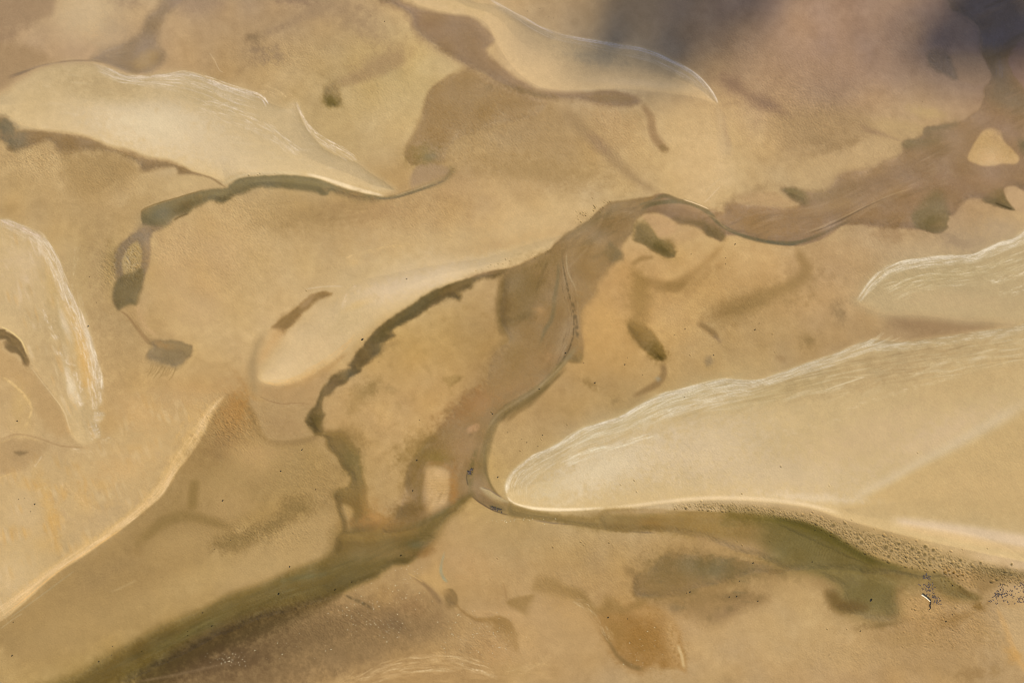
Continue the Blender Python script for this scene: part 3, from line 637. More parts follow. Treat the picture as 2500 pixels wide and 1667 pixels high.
# shallows below the reach
P([(1555,545),(1580,546),(1596,560,4),(1606,577,4),(1620,582,8),(1640,586,8),(1646,602,5),(1649,625,3),(1635,629,3),(1615,623,3),(1590,611,3),(1570,598,3),(1546,587,3),(1550,570,8)], (142,119,74), .95, 7, d=.3)
B(1612, 606, 36, 13, 33, (112,95,52), .75)
P([(1569,527,3),(1594,521,4),(1627,530,6),(1653,545,5),(1654,565,6),(1628,579,6),(1609,579,4),(1598,565,3),(1586,549,3)], (196,161,113), 1, 4)
P([(1660,548),(1690,552),(1720,572),(1700,580),(1650,590),(1640,580),(1656,566)], (192,158,110), .7, 8)
P([(1645,534),(1680,535),(1715,541),(1722,560,5),(1738,574,6),(1700,553,6),(1670,548,6)], (146,120,76), .85, 8)
P([(1716,540),(1730,545),(1760,560),(1770,575,3),(1764,588,4),(1745,582,4),(1725,573,4)], (134,112,72), .85, 7)
P([(1440,625),(1455,621),(1480,606),(1490,591),(1500,600),(1519,615,3),(1522,631,4),(1510,638,5),(1495,638,5),(1480,626,4),(1470,622),(1450,632)], (122,104,68), .85, 5, n=4)
P([(1520,602),(1540,590),(1560,600),(1590,615),(1620,628),(1640,640),(1620,660),(1560,650),(1530,630),(1510,640)], (196,161,110), .5, 12)
S([(1540,650,7),(1560,680,10),(1600,694,13),(1645,698,13),(1690,668,9),(1735,630,7),(1765,598,4)], (160,128,78), .75, 10)
S([(1630,700,9),(1655,702,9),(1670,690,6)], (148,118,70), .7, 7)
S([(1545,645,6),(1565,632,6),(1595,628,4)], (156,126,78), .7, 6)
S([(1945,602,4),(1955,630,10),(1968,660,14),(1945,688,14),(1890,713,13),(1830,738,12),(1775,762,10),(1715,786,7)], (158,128,80), .8, 12)
S([(1705,790,6),(1735,808,8),(1750,822,5)], (142,115,74), .8, 6)
B(1830, 745, 40, 12, -20, (148,120,74), .6)
S([(1745,820,5),(1760,835,3)], (150,125,90), .6, 5)
S([(1555,690,16),(1570,730,22),(1565,770,20)], (166,133,80), .75, 14)
P([(1531,798,5),(1545,786,8),(1575,796,6),(1595,812,4),(1611,836,4),(1622,860,3),(1628,873,3),(1620,881,3),(1607,880,3),(1590,870,4),(1565,851,4),(1545,827,6)], (150,121,70), .95, 7, d=.3)
B(1602, 858, 24, 16, 38, (120,96,46), .7)
B(1612, 872, 10, 7, 25, (96,78,32), .7)
S([(1618,890,7),(1620,912,8),(1606,935,9),(1572,955,7),(1545,968,4)], (148,120,78), .8, 6)
B(1607, 925, 6, 6, 0, (170,158,128), .6)
B(1972, 832, 18, 15, 15, (150,124,80), .75)
B(2048, 763, 16, 26, -20, (150,126,88), .65)
B(1732, 880, 10, 12, 0, (148,128,94), .65)
B(1905, 874, 14, 8, 10, (160,130,88), .55)
B(1442, 938, 20, 9, 35, (152,124,76), .7)
B(1500, 980, 14, 7, 0, (156,130,86), .6)
B(1550, 985, 40, 18, -20, (160,134,90), .5)
B(1440, 700, 30, 100, 5, (194,158,106), .5)
B(1570, 740, 110, 30, 0, (190,154,100), .3)
B(1455, 810, 30, 70, 0, (198,160,102), .6)
B(1760, 690, 60, 40, -20, (194,158,104), .5)
P([(2172,774,8),(2200,775,6),(2300,780,8),(2380,790,14),(2420,800,16),(2390,810,16),(2330,816,16),(2290,822,16),(2230,816,20),(2190,802,20)], (161,133,95), .9, 12)
# ---- pale bar at the right edge
bar_c = [(2090,738),(2100,722),(2112,700),(2135,675),(2165,652),(2205,639),(2255,631),(2310,626),(2365,622),(2400,610),(2440,592),(2475,582),(2500,566),(2660,470),(2660,770),(2400,785),(2250,770),(2160,768)]
KEEP['bar_c'] = bar_c
P(bar_c, (189,166,122), .9, 14)
B(2330, 735, 130, 22, 3, (194,168,124), .7)
B(2300, 675, 130, 20, -8, (186,164,118), .6)
BAND([(2090,735),(2103,712),(2125,684),(2160,655),(2200,640),(2250,632),(2310,626),(2370,622),(2400,610),(2440,592),(2475,582),(2510,556)], [(2100,740),(2120,716),(2145,694),(2180,672),(2215,662),(2260,654),(2320,648),(2375,642),(2410,630),(2450,616),(2490,600),(2530,580)], 220, (230,211,170), .85, (.4,1.2), 100, bias=1.4, lens=(.06,.25), wob=3)
BAND([(2200,639),(2255,631),(2310,626),(2370,622),(2400,610),(2440,592),(2475,582),(2510,556)], [(2200,643),(2255,636),(2310,631),(2370,628),(2402,618),(2442,600),(2478,590),(2515,565)], 40, (236,218,180), .8, (.6,1.3), 101)
BAND([(2150,700),(2220,672),(2300,658),(2400,645),(2530,600)], [(2180,740),(2250,715),(2330,700),(2430,690),(2530,660)], 120, (222,201,156), .65, (.4,1.1), 102, lens=(.06,.22), wob=3)
BAND([(2415,688),(2450,680),(2490,668),(2520,655)], [(2420,695),(2455,688),(2490,680),(2520,670)], 30, (228,208,164), .7, (.5,1.2), 103, lens=(.1,.3), wob=4)
BAND([(2435,715),(2470,706),(2520,690)], [(2440,730),(2475,722),(2520,708)], 26, (222,202,158), .6, (.5,1.1), 104, lens=(.1,.35), wob=3)

# ---- the big bar
edge = [(1236,1205),(1237,1180),(1255,1149),(1293,1118),(1332,1098),(1377,1075),(1418,1047),(1459,1034),(1510,1019),(1561,988),(1615,962),(1663,951),(1717,936),(1770,925),(1819,929),(1860,926),(1908,910),(1959,890),(2010,874),(2061,854),(2124,830),(2200,835),(2257,828),(2321,820),(2385,810),(2480,798),(2660,770)]
foot = [(2660,1420),(2530,1378),(2400,1350),(2300,1328),(2200,1304),(2120,1284),(2050,1264),(1980,1241),(1900,1229),(1800,1221),(1700,1222),(1620,1229),(1550,1238),(1480,1243),(1400,1246),(1330,1246),(1290,1240),(1250,1225)]
bar_d = edge + foot
KEEP['bar_d'] = bar_d
P([(x, y, 7) for x, y in edge] + [(x, y, 4) for x, y in foot], (200,173,124), .95, 6)
B(1600, 1000, 200, 30, -22, (196,174,124), .5)
B(2150, 905, 220, 32, -14, (184,156,110), .7)
B(1900, 960, 160, 22, -16, (190,166,116), .6)
B(2350, 940, 160, 40, -14, (196,166,116), .5)
B(1480, 1140, 150, 50, -22, (222,200,154), .85)
B(1720, 1090, 160, 70, -14, (214,189,144), .7)
B(1900, 1160, 220, 50, 4, (212,186,140), .7)
B(2130, 1060, 150, 50, -20, (208,178,132), .6)
B(2300, 1060, 140, 34, -26, (212,183,138), .7)
B(1340, 1195, 40, 26, -10, (206,184,138), .5)
P([(2058,1246,20),(2090,1228,12),(2120,1210,8),(2180,1180,6),(2250,1140,7),(2330,1103,10),(2420,1050,14),(2530,985,16),(2660,910),(2660,1320),(2530,1292,30),(2400,1277,30),(2250,1264,30),(2150,1258,30)], (198,168,116), .85, 14)  # shaded side of the crease, put into the colour
B(2380, 1180, 120, 50, 0, (204,172,120), .5)
S([(2075,1222,8),(2120,1196,9),(2180,1165,9),(2250,1126,10),(2330,1085,12),(2420,1034,14),(2520,975,14)], (212,188,144), .6, 14)  # lit side above the crease, painted as a highlight
S([(2175,1270,8),(2280,1286,13),(2400,1306,16),(2540,1330,18)], (222,194,150), .8, 12)
S([(2190,1285,6),(2290,1303,8),(2400,1325,9),(2540,1352,9)], (214,180,126), .6, 8)
S([(1238,1210,1.5),(1252,1226,2),(1290,1238,3),(1340,1243,3.5),(1410,1243,3),(1480,1239,2.5)], (236,212,164), .9, 2.5)  # sunlit crest above the foot, its brightness painted on
S([(1460,1241,3),(1550,1233,3),(1620,1224,3.5),(1700,1217,4),(1800,1215,4),(1900,1222,4),(1980,1234,4),(2060,1256,5)], (222,195,145), .8, 4)  # the same painted sunlit crest carried on, weaker
B(1980, 1215, 120, 10, 4, (220,196,152), .6)
BAND([(1235,1205),(1237,1180),(1254,1150),(1292,1119),(1331,1099),(1376,1076),(1417,1048),(1458,1035),(1509,1020),(1560,990),(1614,964),(1662,952),(1716,937),(1770,926),(1819,930)], [(1285,1215),(1290,1190),(1306,1168),(1340,1143),(1380,1120),(1425,1096),(1470,1080),(1515,1066),(1560,1050),(1600,1035),(1640,1020),(1690,1005),(1740,992),(1800,980),(1850,972)], 300, (230,212,168), .72, (.4,1.4), 110, bias=1.5, lens=(.08,.35), wob=2.5)
BAND([(1236,1205),(1237,1180),(1255,1149),(1293,1118),(1332,1098),(1377,1075),(1418,1047)], [(1243,1208),(1244,1184),(1262,1154),(1298,1124),(1337,1104),(1381,1081),(1421,1053)], 46, (236,218,178), .8, (.6,1.5), 111)
BAND([(1245,1205),(1250,1178),(1275,1150),(1330,1115),(1400,1080)], [(1262,1210),(1266,1185),(1290,1160),(1340,1130),(1410,1095)], 34, (182,152,104), .45, (.5,1.4), 112)
BAND([(1418,1047),(1459,1034),(1510,1019),(1561,989),(1615,963),(1663,951),(1717,936)], [(1422,1055),(1463,1042),(1515,1026),(1566,998),(1618,972),(1666,960),(1720,944)], 40, (238,220,182), .75, (.6,1.4), 113)
BAND([(1360,1130),(1430,1100),(1500,1085),(1580,1060)], [(1380,1140),(1450,1115),(1530,1092),(1620,1062)], 36, (236,220,178), .7, (.6,1.6), 114)
BAND([(1560,1035),(1620,1008),(1690,980),(1770,970)], [(1570,1045),(1630,1022),(1700,998),(1775,985)], 28, (232,214,172), .6, (.6,1.6), 115)
BAND([(1717,936),(1770,926),(1819,929),(1860,926),(1908,910),(1959,890),(2010,874),(2061,854),(2124,828),(2150,805)], [(1740,960),(1790,950),(1840,948),(1890,938),(1950,918),(2010,900),(2060,885),(2120,862),(2180,850),(2240,838)], 210, (230,211,168), .85, (.4,1.1), 116, bias=1.4, lens=(.06,.3), wob=2.5)
BAND([(2120,838),(2200,838),(2257,829),(2321,820),(2385,810),(2480,798),(2540,780)], [(2130,860),(2200,858),(2260,850),(2330,842),(2400,832),(2480,818),(2540,804)], 110, (228,207,160), .75, (.4,1.1), 117, lens=(.05,.2), wob=3)
BAND([(1820,960),(2000,900),(2200,865),(2530,820)], [(1700,1010),(1900,985),(2100,950),(2530,890)], 150, (218,196,148), .6, (.5,1.4), 118, lens=(.06,.28), wob=2.5, halo=1.6)
BAND([(1820,960),(2000,900),(2200,865),(2530,820)], [(1700,1010),(1900,985),(2100,950),(2530,890)], 80, (166,140,96), .4, (.6,1.6), 119, lens=(.06,.28), wob=2.5, halo=1.8)
S([(2010,955,1),(2045,943,1.2),(2085,930,1.2),(2110,922,.8)], (226,206,158), .75, 1.3)
BAND([(2060,998),(2120,978),(2190,955),(2260,935),(2330,920)], [(2065,1006),(2125,985),(2195,963),(2265,942),(2335,928)], 50, (222,196,146), .65, (.5,1.2), 120, lens=(.03,.1), wob=5)
BAND([(1900,1055),(1960,1040),(2010,1028),(2080,1010)], [(1905,1068),(1970,1055),(2030,1042),(2090,1025)], 26, (220,194,144), .45, (.5,1.3), 121, lens=(.03,.1), wob=6)
# ---- bank and olive water below the big bar
P([(1245,1230),(1290,1244,3),(1340,1252,4),(1400,1260,5),(1450,1264,6),(1500,1262,8),(1560,1258,14),(1560,1290,10),(1500,1293,4),(1450,1288,4),(1400,1281,4),(1350,1272,4),(1290,1263,4),(1245,1256,3)], (150,125,76), 1, 5, d=.25)
P([(1470,1247,4),(1560,1243,3),(1620,1245,3),(1700,1246,3),(1760,1248,3),(1830,1252,3),(1900,1260,3),(1960,1271,3),(2010,1286,3),(2040,1305,3),(2080,1334,3),(2120,1356,3),(2165,1374,4),(2210,1383,4),(2262,1396,4),(2300,1388,5),(2360,1402,6),(2300,1412,10),(2240,1412,14),(2190,1402,14),(2120,1400,16),(2050,1390,16),(1980,1392,18),(1920,1392,16),(1880,1372,10),(1830,1354,8),(1790,1345,8),(1740,1322,14),(1690,1308,14),(1640,1300,8),(1590,1297,5),(1540,1297,4),(1470,1290,4)], (158,130,78), 1, 6, d=.4)
S([(1640,1234,5),(1720,1234,9),(1800,1238,10),(1900,1249,11),(1990,1270,14),(2060,1296,20),(2130,1322,26),(2210,1345,28),(2290,1366,24),(2400,1392,20),(2520,1416,18)], (176,149,101), .75, 10)
S([(1480,1252,3),(1560,1248,5),(1630,1247,5)], (178,150,104), .6, 5)
B(1560, 1250, 90, 8, -2, (182,154,108), .6)
B(1560, 1278, 90, 12, 2, (160,128, 74), .7)
B(1740, 1285, 90, 22, 6, (160,130,74), .7)
P([(1780,1258,24),(1860,1258,10),(1910,1264,3),(1960,1275,3),(2010,1290,3),(2040,1309,3),(2080,1339,3),(2120,1360,3),(2165,1379,4),(2205,1386,6),(2180,1396,14),(2120,1388,16),(2060,1368,18),(2000,1340,20),(1940,1312,20),(1880,1284,18),(1820,1268,14)], (110,94,42), .95, 10, d=.55)
B(1950, 1335, 70, 34, 25, (136,118,72), .8)
B(1860, 1320, 60, 30, 20, (150,124,74), .6)
B(2080, 1365, 60, 18, 25, (128,106,58), .6)
B(2190, 1396, 50, 10, 8, (120,101,55), .7)
P([(1548,1408,6),(1580,1392,5),(1598,1375,5),(1625,1352,6),(1660,1346,7),(1700,1350,10),(1750,1357,8),(1800,1364,5),(1850,1372,6),(1900,1378,10),(1950,1388,14),(1900,1398,18),(1840,1402,16),(1800,1412,18),(1760,1425,20),(1700,1440,20),(1640,1455,20),(1600,1458,10),(1560,1460,8),(1545,1448,6)], (150,122,78), .95, 8, d=.25)
P([(1640,1450),(1700,1430),(1780,1430),(1860,1452),(1875,1462),(1845,1474),(1822,1484),(1780,1510),(1725,1525),(1695,1512),(1662,1490)], (162,132,86), .8, 14)
B(1725, 1388, 60, 22, 5, (128,111,74), .7)
B(1740, 1395, 20, 12, 0, (122,108,74), .4)
B(1790, 1456, 36, 9, -5, (138,112,74), .75)
B(1855, 1460, 18, 10, -15, (144,118,76), .6)
B(1775, 1492, 36, 14, -25, (146,119,82), .7)
B(1645, 1485, 16, 12, 20, (142,120,84), .7)
B(1730, 1438, 40, 10, 0, (178,144,94), .6)
B(1782, 1438, 12, 8, 0, (192,160,108), .8)
B(1600, 1435, 40, 20, 0, (164,132,80), .6)
B(1690, 1445, 14, 8, 0, (128,106,66), .6)
P([(1520,1385),(1532,1395),(1545,1410),(1560,1404),(1548,1392),(1530,1382)], (150,122,78), .6, 6)
P([(1700,1308),(1760,1318),(1830,1325),(1880,1340),(1900,1354),(1870,1360),(1830,1352),(1780,1345),(1720,1330)], (184,152,104), .75, 10)
BAND([(1800,1358),(1840,1362),(1870,1358),(1905,1350)], [(1805,1364),(1840,1370),(1870,1364),(1905,1356)], 20, (208,176,122), .6, (.5,1.1), 122, lens=(.1,.3), wob=4)
P([(2000,1390),(2080,1396),(2150,1404),(2200,1428,8),(2192,1460,6),(2200,1500,8),(2150,1518),(2080,1500),(2045,1478),(2060,1450),(2050,1430),(2020,1412)], (140,118,70), .9, 18, n=4, d=.2)
P([(2013,1443,6),(2040,1444,6),(2060,1465,8),(2110,1472,8),(2112,1488,6),(2060,1492,8),(2030,1482,8)], (130,103,60), .85, 7)
P([(1990,1420),(2020,1415),(2050,1432),(2045,1442),(2015,1440)], (176,144,96), .6, 10)
P([(2000,1445),(2012,1445),(2030,1485),(2060,1495),(2110,1490),(2130,1478),(2190,1510),(2100,1530),(2020,1520),(1980,1470)], (182,152,102), .6, 14)
B(2180, 1404, 24, 7, 8, (124,94,50), .75)
B(2115, 1400, 14, 6, 0, (140,108,60), .5)
B(2178, 1480, 18, 36, 5, (134,114,76), .65)
B(2165, 1522, 60, 8, -8, (134,110,68), .75)
B(2150, 1508, 40, 8, 10, (178,154,110), .6)
B(2260, 1510, 80, 20, 0, (172,138,88), .6)
P([(2190,1440),(2204,1424),(2216,1446),(2242,1460),(2290,1470),(2300,1500),(2230,1512),(2202,1500),(2194,1470)], (186,152,100), .85, 8)
P([(2278,1402),(2300,1400,5),(2330,1418,4),(2362,1439,4),(2396,1456,8),(2380,1466),(2330,1462),(2290,1442),(2268,1420)], (138,116,66), .9, 7, d=.15)
B(2350, 1440, 26, 7, 32, (116,92,50), .6)
P([(2300,1384),(2340,1388),(2388,1402),(2390,1430),(2368,1440),(2335,1418),(2302,1400)], (178,146,96), .9, 5)
P([(2380,1392),(2420,1388),(2500,1402),(2660,1440),(2660,1470),(2500,1420),(2440,1430),(2400,1455),(2380,1435)], (154,126,80), .8, 10)
B(2450, 1395, 60, 8, 8, (126,108,70), .6)
B(2310, 1460, 60, 14, 10, (158,128,78), .5)
B(2390, 1480, 16, 10, 0, (128,98,48), .6)
B(2330, 1510, 40, 14, -20, (156,124,74), .6)
B(2280, 1555, 110, 26, 5, (176,143,94), .5)
B(2200, 1560, 60, 20, 0, (168,138,88), .5)
P([(2440,1480),(2470,1482),(2530,1470),(2660,1460),(2660,1700),(2520,1640),(2480,1590),(2455,1520)], (196,166,118), .85, 7)
S([(2432,1480,3),(2450,1520,6),(2475,1585,6),(2500,1630,6),(2530,1665,6)], (206,166,108), .65, 5)
B(2370, 1645, 40, 16, -8, (156,126,80), .6)
B(2430, 1640, 14, 14, 0, (158,128,80), .5)
B(2480, 1600, 30, 16, 30, (204,158,90), .5)
# orange-brown bed and the stained arcs, bottom middle
P([(1530,1476,8),(1560,1468,8),(1600,1476,8),(1640,1510,6),(1660,1540,6),(1669,1580,4),(1673,1634,4),(1640,1630,5),(1590,1630,8),(1565,1640,8),(1530,1626),(1500,1602),(1480,1562),(1462,1532),(1452,1502),(1480,1486),(1510,1490)], (170,134,82), .9, 12)
B(1570, 1560, 70, 50, 30, (158,120,64), .75)
B(1645, 1560, 18, 70, -12, (196,160,106), .75)
B(1500, 1540, 20, 40, -30, (160,126,72), .6)
B(1570, 1490, 50, 14, 10, (192,154,98), .6)
S([(1465,1532,3),(1490,1572,4),(1510,1602,5),(1540,1624,6),(1572,1634,6)], (142,114,70), .8, 5)
S([(1655,1575,3),(1664,1600,3.5),(1670,1630,3)], (220,190,136), .7, 3.5)
P([(1480,1455),(1510,1470),(1530,1478),(1552,1466),(1545,1450),(1560,1460),(1580,1468),(1530,1495),(1490,1495),(1470,1500),(1452,1490),(1470,1470)], (158,127,76), .75, 7)
P([(1300,1437,6),(1308,1414,8),(1330,1405,8),(1355,1410,8),(1390,1430,6),(1420,1440,6),(1445,1468,5),(1458,1490,5),(1450,1500),(1420,1476),(1390,1461),(1350,1450),(1315,1443)], (160,130,80), .9, 8)
P([(1236,1470,4),(1260,1458,4),(1300,1450,4),(1303,1460,6),(1293,1480,8),(1286,1500,8),(1265,1490,6)], (158,128,78), .9, 5)
S([(1228,1422,2),(1234,1440,2),(1236,1462,2)], (162,130,84), .7, 3)
B(1210, 1440, 30, 20, 20, (172,140,92), .5)
BAND([(1395,1470),(1430,1490),(1460,1530),(1490,1570)], [(1405,1460),(1445,1475),(1470,1510),(1500,1560)], 30, (206,180,134), .55, (.5,1.3), 123, lens=(.1,.3), wob=5)
P([(1080,1442,2),(1100,1435,2),(1113,1446,2),(1118,1466,3),(1113,1478,6),(1095,1480,8),(1086,1460,3)], (150,122,76), .9, 5, d=.12)
S([(1110,1470,1.5),(1130,1492,2.5),(1160,1510,4),(1185,1513,4)], (156,124,76), .75, 4)
P([(1168,1509,3),(1195,1506,3),(1222,1502,3),(1245,1514,3),(1258,1536,4),(1266,1560,5),(1262,1585,6),(1240,1570,12),(1215,1542,12),(1195,1522,8)], (160,128,78), .9, 8, n=5)
P([(1150,1490),(1200,1490),(1240,1488),(1280,1510),(1270,1525),(1245,1506),(1215,1498),(1180,1505)], (200,164,112), .5, 8)
P([(1050,1390),(1065,1365),(1080,1400),(1090,1430),(1085,1455),(1060,1440),(1030,1420),(1010,1410)], (200,164,106), .75, 8)
S([(1086,1345,1.5),(1078,1375,3),(1077,1395,3.5),(1084,1412,3.5),(1092,1420,2.5)], (158,160,128), .75, 3)
S([(1005,1405,2),(1035,1425,4),(1060,1450,6),(1078,1475,5)], (140,112,76), .65, 5)
B(1260, 1400, 120, 40, 0, (184,152,102), .4)
B(1330, 1510, 60, 50, 20, (190,158,110), .6)
B(1150, 1380, 50, 40, 0, (192,156,104), .5)
B(1250, 1640, 60, 30, 0, (188,156,102), .5)

# ---- main channel, lower left
chan = [(-160,1760),(60,1690,14),(130,1668,14),(200,1640,12),(240,1612,11),(300,1580,10),(360,1546,9),(420,1516,9),(500,1484,7),(560,1450,7),(640,1424,7),(700,1394,7),(740,1380,7),(780,1366,7),(805,1350,10),(815,1334,8),(822,1312,5),(840,1302,6),(870,1302,8),(900,1305,8),(960,1294,8),(1010,1285,6),(1060,1262,5),(1100,1238,5),(1130,1216,4),(1150,1206,4),(1146,1216,4),(1120,1241,5),(1090,1266,5),(1076,1290,6),(1066,1312,8),(1046,1332,8),(1022,1356,6),(996,1376,4),(960,1380,6),(935,1395,6),(920,1408,6),(870,1429,6),(830,1450,5),(790,1467,8),(740,1480,12),(700,1494,14),(640,1510,18),(600,1525,20),(540,1550,24),(500,1572,24),(440,1602,24),(400,1622,22),(340,1652,22),(280,1690,20),(200,1800,20)]
P([(300,1720,30),(420,1630,30),(500,1580,30),(600,1540,30),(700,1505,26),(790,1476,16),(860,1478,30),(960,1490,40),(1060,1478,40),(1090,1510,40),(1065,1555,40),(1000,1585,40),(900,1605,40),(700,1650,40),(560,1700,40)], (152,124,83), .9, 36, n=2)  # brown mud, toned down with some painted cloud shade
P([(p[0],p[1],p[2]*(2.2 if p[0]>830 and p[1]<1310 else 1.15)) if len(p)>2 else p for p in chan], (124,102,54), 1, 10, n=1.2, d=.6)
P([(300,1720),(420,1592,20),(520,1534,18),(620,1504,18),(720,1482,14),(800,1462,10),(830,1452,8),(780,1482,12),(700,1512,20),(600,1552,26),(500,1598,30),(420,1648,30),(370,1720,30)], (112,89,54), .9, 18)  # dark mud, cloud shade painted in with it
B(540, 1620, 90, 22, -10, (128,102,68), .6)
B(660, 1440, 110, 14, -18, (136,114,66), .6)
B(760, 1400, 90, 16, -14, (136,116,70), .7)
B(890, 1340, 80, 20, -18, (148,124,76), .8)
B(960, 1350, 60, 16, -10, (150,122,72), .7)
B(820, 1425, 60, 12, -20, (112,96,58), .6)
B(1012, 1328, 24, 11, 5, (110,104,72), .6)
B(1040, 1345, 24, 12, -30, (136,100,52), .6)
B(740, 1408, 60, 6, -8, (118,112,74), .35)
B(470, 1540, 80, 12, -26, (124,112,64), .5)
B(350, 1620, 80, 14, -28, (124,102,46), .6)
B(880, 1318, 40, 10, -10, (138,114,66), .6)
BAND([(200,1650),(400,1540),(600,1450),(800,1375),(1000,1300)], [(320,1650),(480,1570),(640,1490),(820,1430),(1010,1350)], 90, (100,86,50), .28, (.8,3), 130, lens=(.08,.3), halo=2.5)
BAND([(200,1650),(400,1540),(600,1450),(800,1375),(1000,1300)], [(320,1650),(480,1570),(640,1490),(820,1430),(1010,1350)], 60, (152,134,86), .22, (.8,3), 131, lens=(.08,.3), halo=2.5)
S([(330,1664,1.5),(400,1650,2),(460,1638,2),(530,1622,2),(600,1612,1.5)], (142,116,84), .6, 3)
P([(800,1760),(830,1690),(880,1640),(960,1608),(1060,1592),(1130,1592),(1190,1620),(1230,1660),(1240,1760)], (176,143,94), .75, 24)
BAND([(800,1672),(840,1652),(900,1622),(960,1606),(1060,1593),(1120,1593),(1180,1612),(1212,1640)], [(820,1700),(860,1684),(920,1664),(1000,1650),(1080,1640),(1130,1640),(1180,1652),(1216,1660)], 120, (208,174,120), .55, (.5,1.4), 132, lens=(.06,.25), wob=4)
BAND([(980,1638),(1040,1634),(1095,1628)], [(985,1645),(1045,1640),(1100,1636)], 20, (220,190,138), .6, (.5,1.2), 133, lens=(.1,.3), wob=4)
BAND([(1150,1632),(1190,1638),(1216,1652)], [(1150,1640),(1190,1648),(1214,1658)], 20, (224,194,142), .7, (.5,1.2), 134, lens=(.1,.4), wob=3)
BAND([(1220,1640),(1270,1630),(1310,1612),(1340,1590)], [(1220,1655),(1280,1645),(1325,1625),(1350,1600)], 26, (208,176,122), .45, (.5,1.2), 135, lens=(.1,.3), wob=4)
B(1210, 1590, 40, 30, 30, (188,150,98), .4)
S([(995,1398,1.4),(1020,1412,1.6),(1030,1420,1)], (210,174,112), .7, 2)
S([(905,1500,1.2),(925,1510,1.5),(942,1520,1)], (190,158,108), .6, 1.6)
S([(842,1452,1.5),(860,1460,3),(890,1474,4),(910,1486,3)], (112,92,60), .6, 4, n=.5)
B(960, 1520, 26, 20, 30, (120,98,70), .5)
# ---- mottled ground, left middle
S([(478,1172,10),(474,1200,12),(472,1235,12)], (162,134,86), .75, 9)
S([(370,1300,9),(400,1275,11),(440,1260,12),(490,1262,11),(545,1278,8),(580,1292,5)], (160,132,84), .75, 9)
B(335, 1345, 16, 12, 20, (158,128,78), .6)
P([(600,1300),(650,1276),(690,1252),(694,1226),(730,1219),(762,1230),(742,1255),(702,1266),(682,1286),(642,1302),(602,1332),(550,1342),(518,1326),(560,1308)], (150,124,78), .85, 12, n=6, fine=1.2)
P([(560,1420),(600,1348),(650,1322),(700,1292),(740,1268),(800,1252),(824,1280),(824,1308),(808,1336),(760,1360),(700,1382),(640,1412)], (184,154,103), .8, 12)
P([(490,1190),(520,1180),(560,1190),(600,1210),(620,1240),(560,1270),(500,1258),(482,1230)], (178,148,98), .7, 10)
P([(350,1360),(400,1310),(450,1290),(520,1300),(500,1340),(430,1390)], (178,148,96), .6, 14)
BAND([(250,1370),(350,1340),(450,1330)], [(200,1470),(350,1440),(480,1400)], 60, (160,130,82), .3, (.6,1.4), 140, lens=(.03,.1), wob=3)
S([(270,1445,2),(300,1432,2.5),(335,1415,1.5)], (190,162,112), .5, 3)

# ---- top middle
P([(1145,168,8),(1110,178,5),(1075,198,4),(1048,220,4),(1036,250,5),(1025,290,6),(1010,325,6),(992,355,5),(988,378,4),(1000,400,3),(1020,402,3),(1045,393,4),(1070,402,4),(1092,392,8),(1100,362,20),(1130,338,30),(1200,312,40),(1300,290,40),(1340,262,30),(1330,240,16),(1270,222,10),(1200,190,10)], (166,137,92), .95, 8, d=.15)
B(1030, 378, 34, 22, -10, (150,126,76), .85)
B(1050, 385, 18, 10, -20, (140,124,88), .6)
B(1150, 250, 60, 40, 0, (170,142,98), .6)
B(1195, 213, 10, 9, 0, (158,132,90), .6)
P([(900,-140),(920,-8),(960,16,8),(1000,40,10),(1010,70,10),(1022,86,10),(1060,115,10),(1100,140,8),(1145,166,8),(1180,182,10),(1230,212,10),(1280,232,10),(1330,242,10),(1400,243,8),(1440,251,8),(1470,259,6),(1510,263,5),(1545,259,6),(1566,250,6),(1550,235,5),(1520,225,4),(1480,221,3),(1440,224,4),(1390,225,5),(1320,220,5),(1290,206,5),(1260,190,5),(1230,166,5),(1205,146,5),(1188,127,6),(1196,112,5),(1211,95,4),(1200,82,4),(1175,60,4),(1150,42,4),(1110,37,4),(1060,30,5),(1030,22,5),(1000,10,5),(975,-10,5),(960,-140)], (160,133,97), 1, 6, d=.2)
B(1290, 225, 70, 8, 12, (150,124,80), .6)
B(1490, 240, 50, 10, 6, (150,126,86), .6)
B(1170, 90, 30, 12, 40, (152,124,88), .5)
B(1040, 60, 40, 20, 30, (166,138,106), .5)
S([(1565,255,7),(1588,285,8),(1592,318,10),(1602,342,10),(1620,362,9)], (162,132,92), .8, 7)
B(1620, 363, 14, 9, 20, (146,120,78), .8)
S([(1375,265,14),(1410,305,16),(1465,355,14),(1525,415,12),(1572,452,7),(1612,472,4)], (166,139,98), .75, 12)
B(1465, 355, 30, 14, 45, (158,130,98), .5)
B(1500, 300, 60, 40, 30, (182,150,104), .5)
B(1270, 420, 130, 36, 0, (180,150,102), .6)
B(1330, 400, 120, 60, 10, (180,151,104), .5)
P([(790,216,4),(800,205,8),(820,202,8),(831,225,6),(834,250,5),(822,261,5),(805,261,4),(792,248,4)], (156,132,86), .9, 8, d=.25)
B(808, 248, 18, 13, 20, (122,103,54), .8)
S([(822,205,7),(880,186,15),(930,162,20),(985,140,20)], (170,142,100), .7, 12)
B(622, 94, 20, 13, 0, (148,124,90), .85)
S([(640,84,6),(690,66,9),(730,44,11),(780,20,14)], (166,140,104), .75, 8, n=.3)
B(624, 122, 18, 9, 0, (152,128,96), .75)
B(668, 130, 22, 18, 0, (160,136,102), .6, .8)
B(640, 140, 22, 14, 0, (164,138,102), .6, .8)
B(600, 162, 26, 8, -40, (168,140,98), .5)
B(800, 20, 90, 26, 0, (168,142,106), .7)
B(720, 0, 40, 12, 0, (156,130,100), .8)
B(860, 50, 34, 24, 0, (172,145,106), .5)
B(950, 290, 40, 70, 10, (202,173,122), .4)
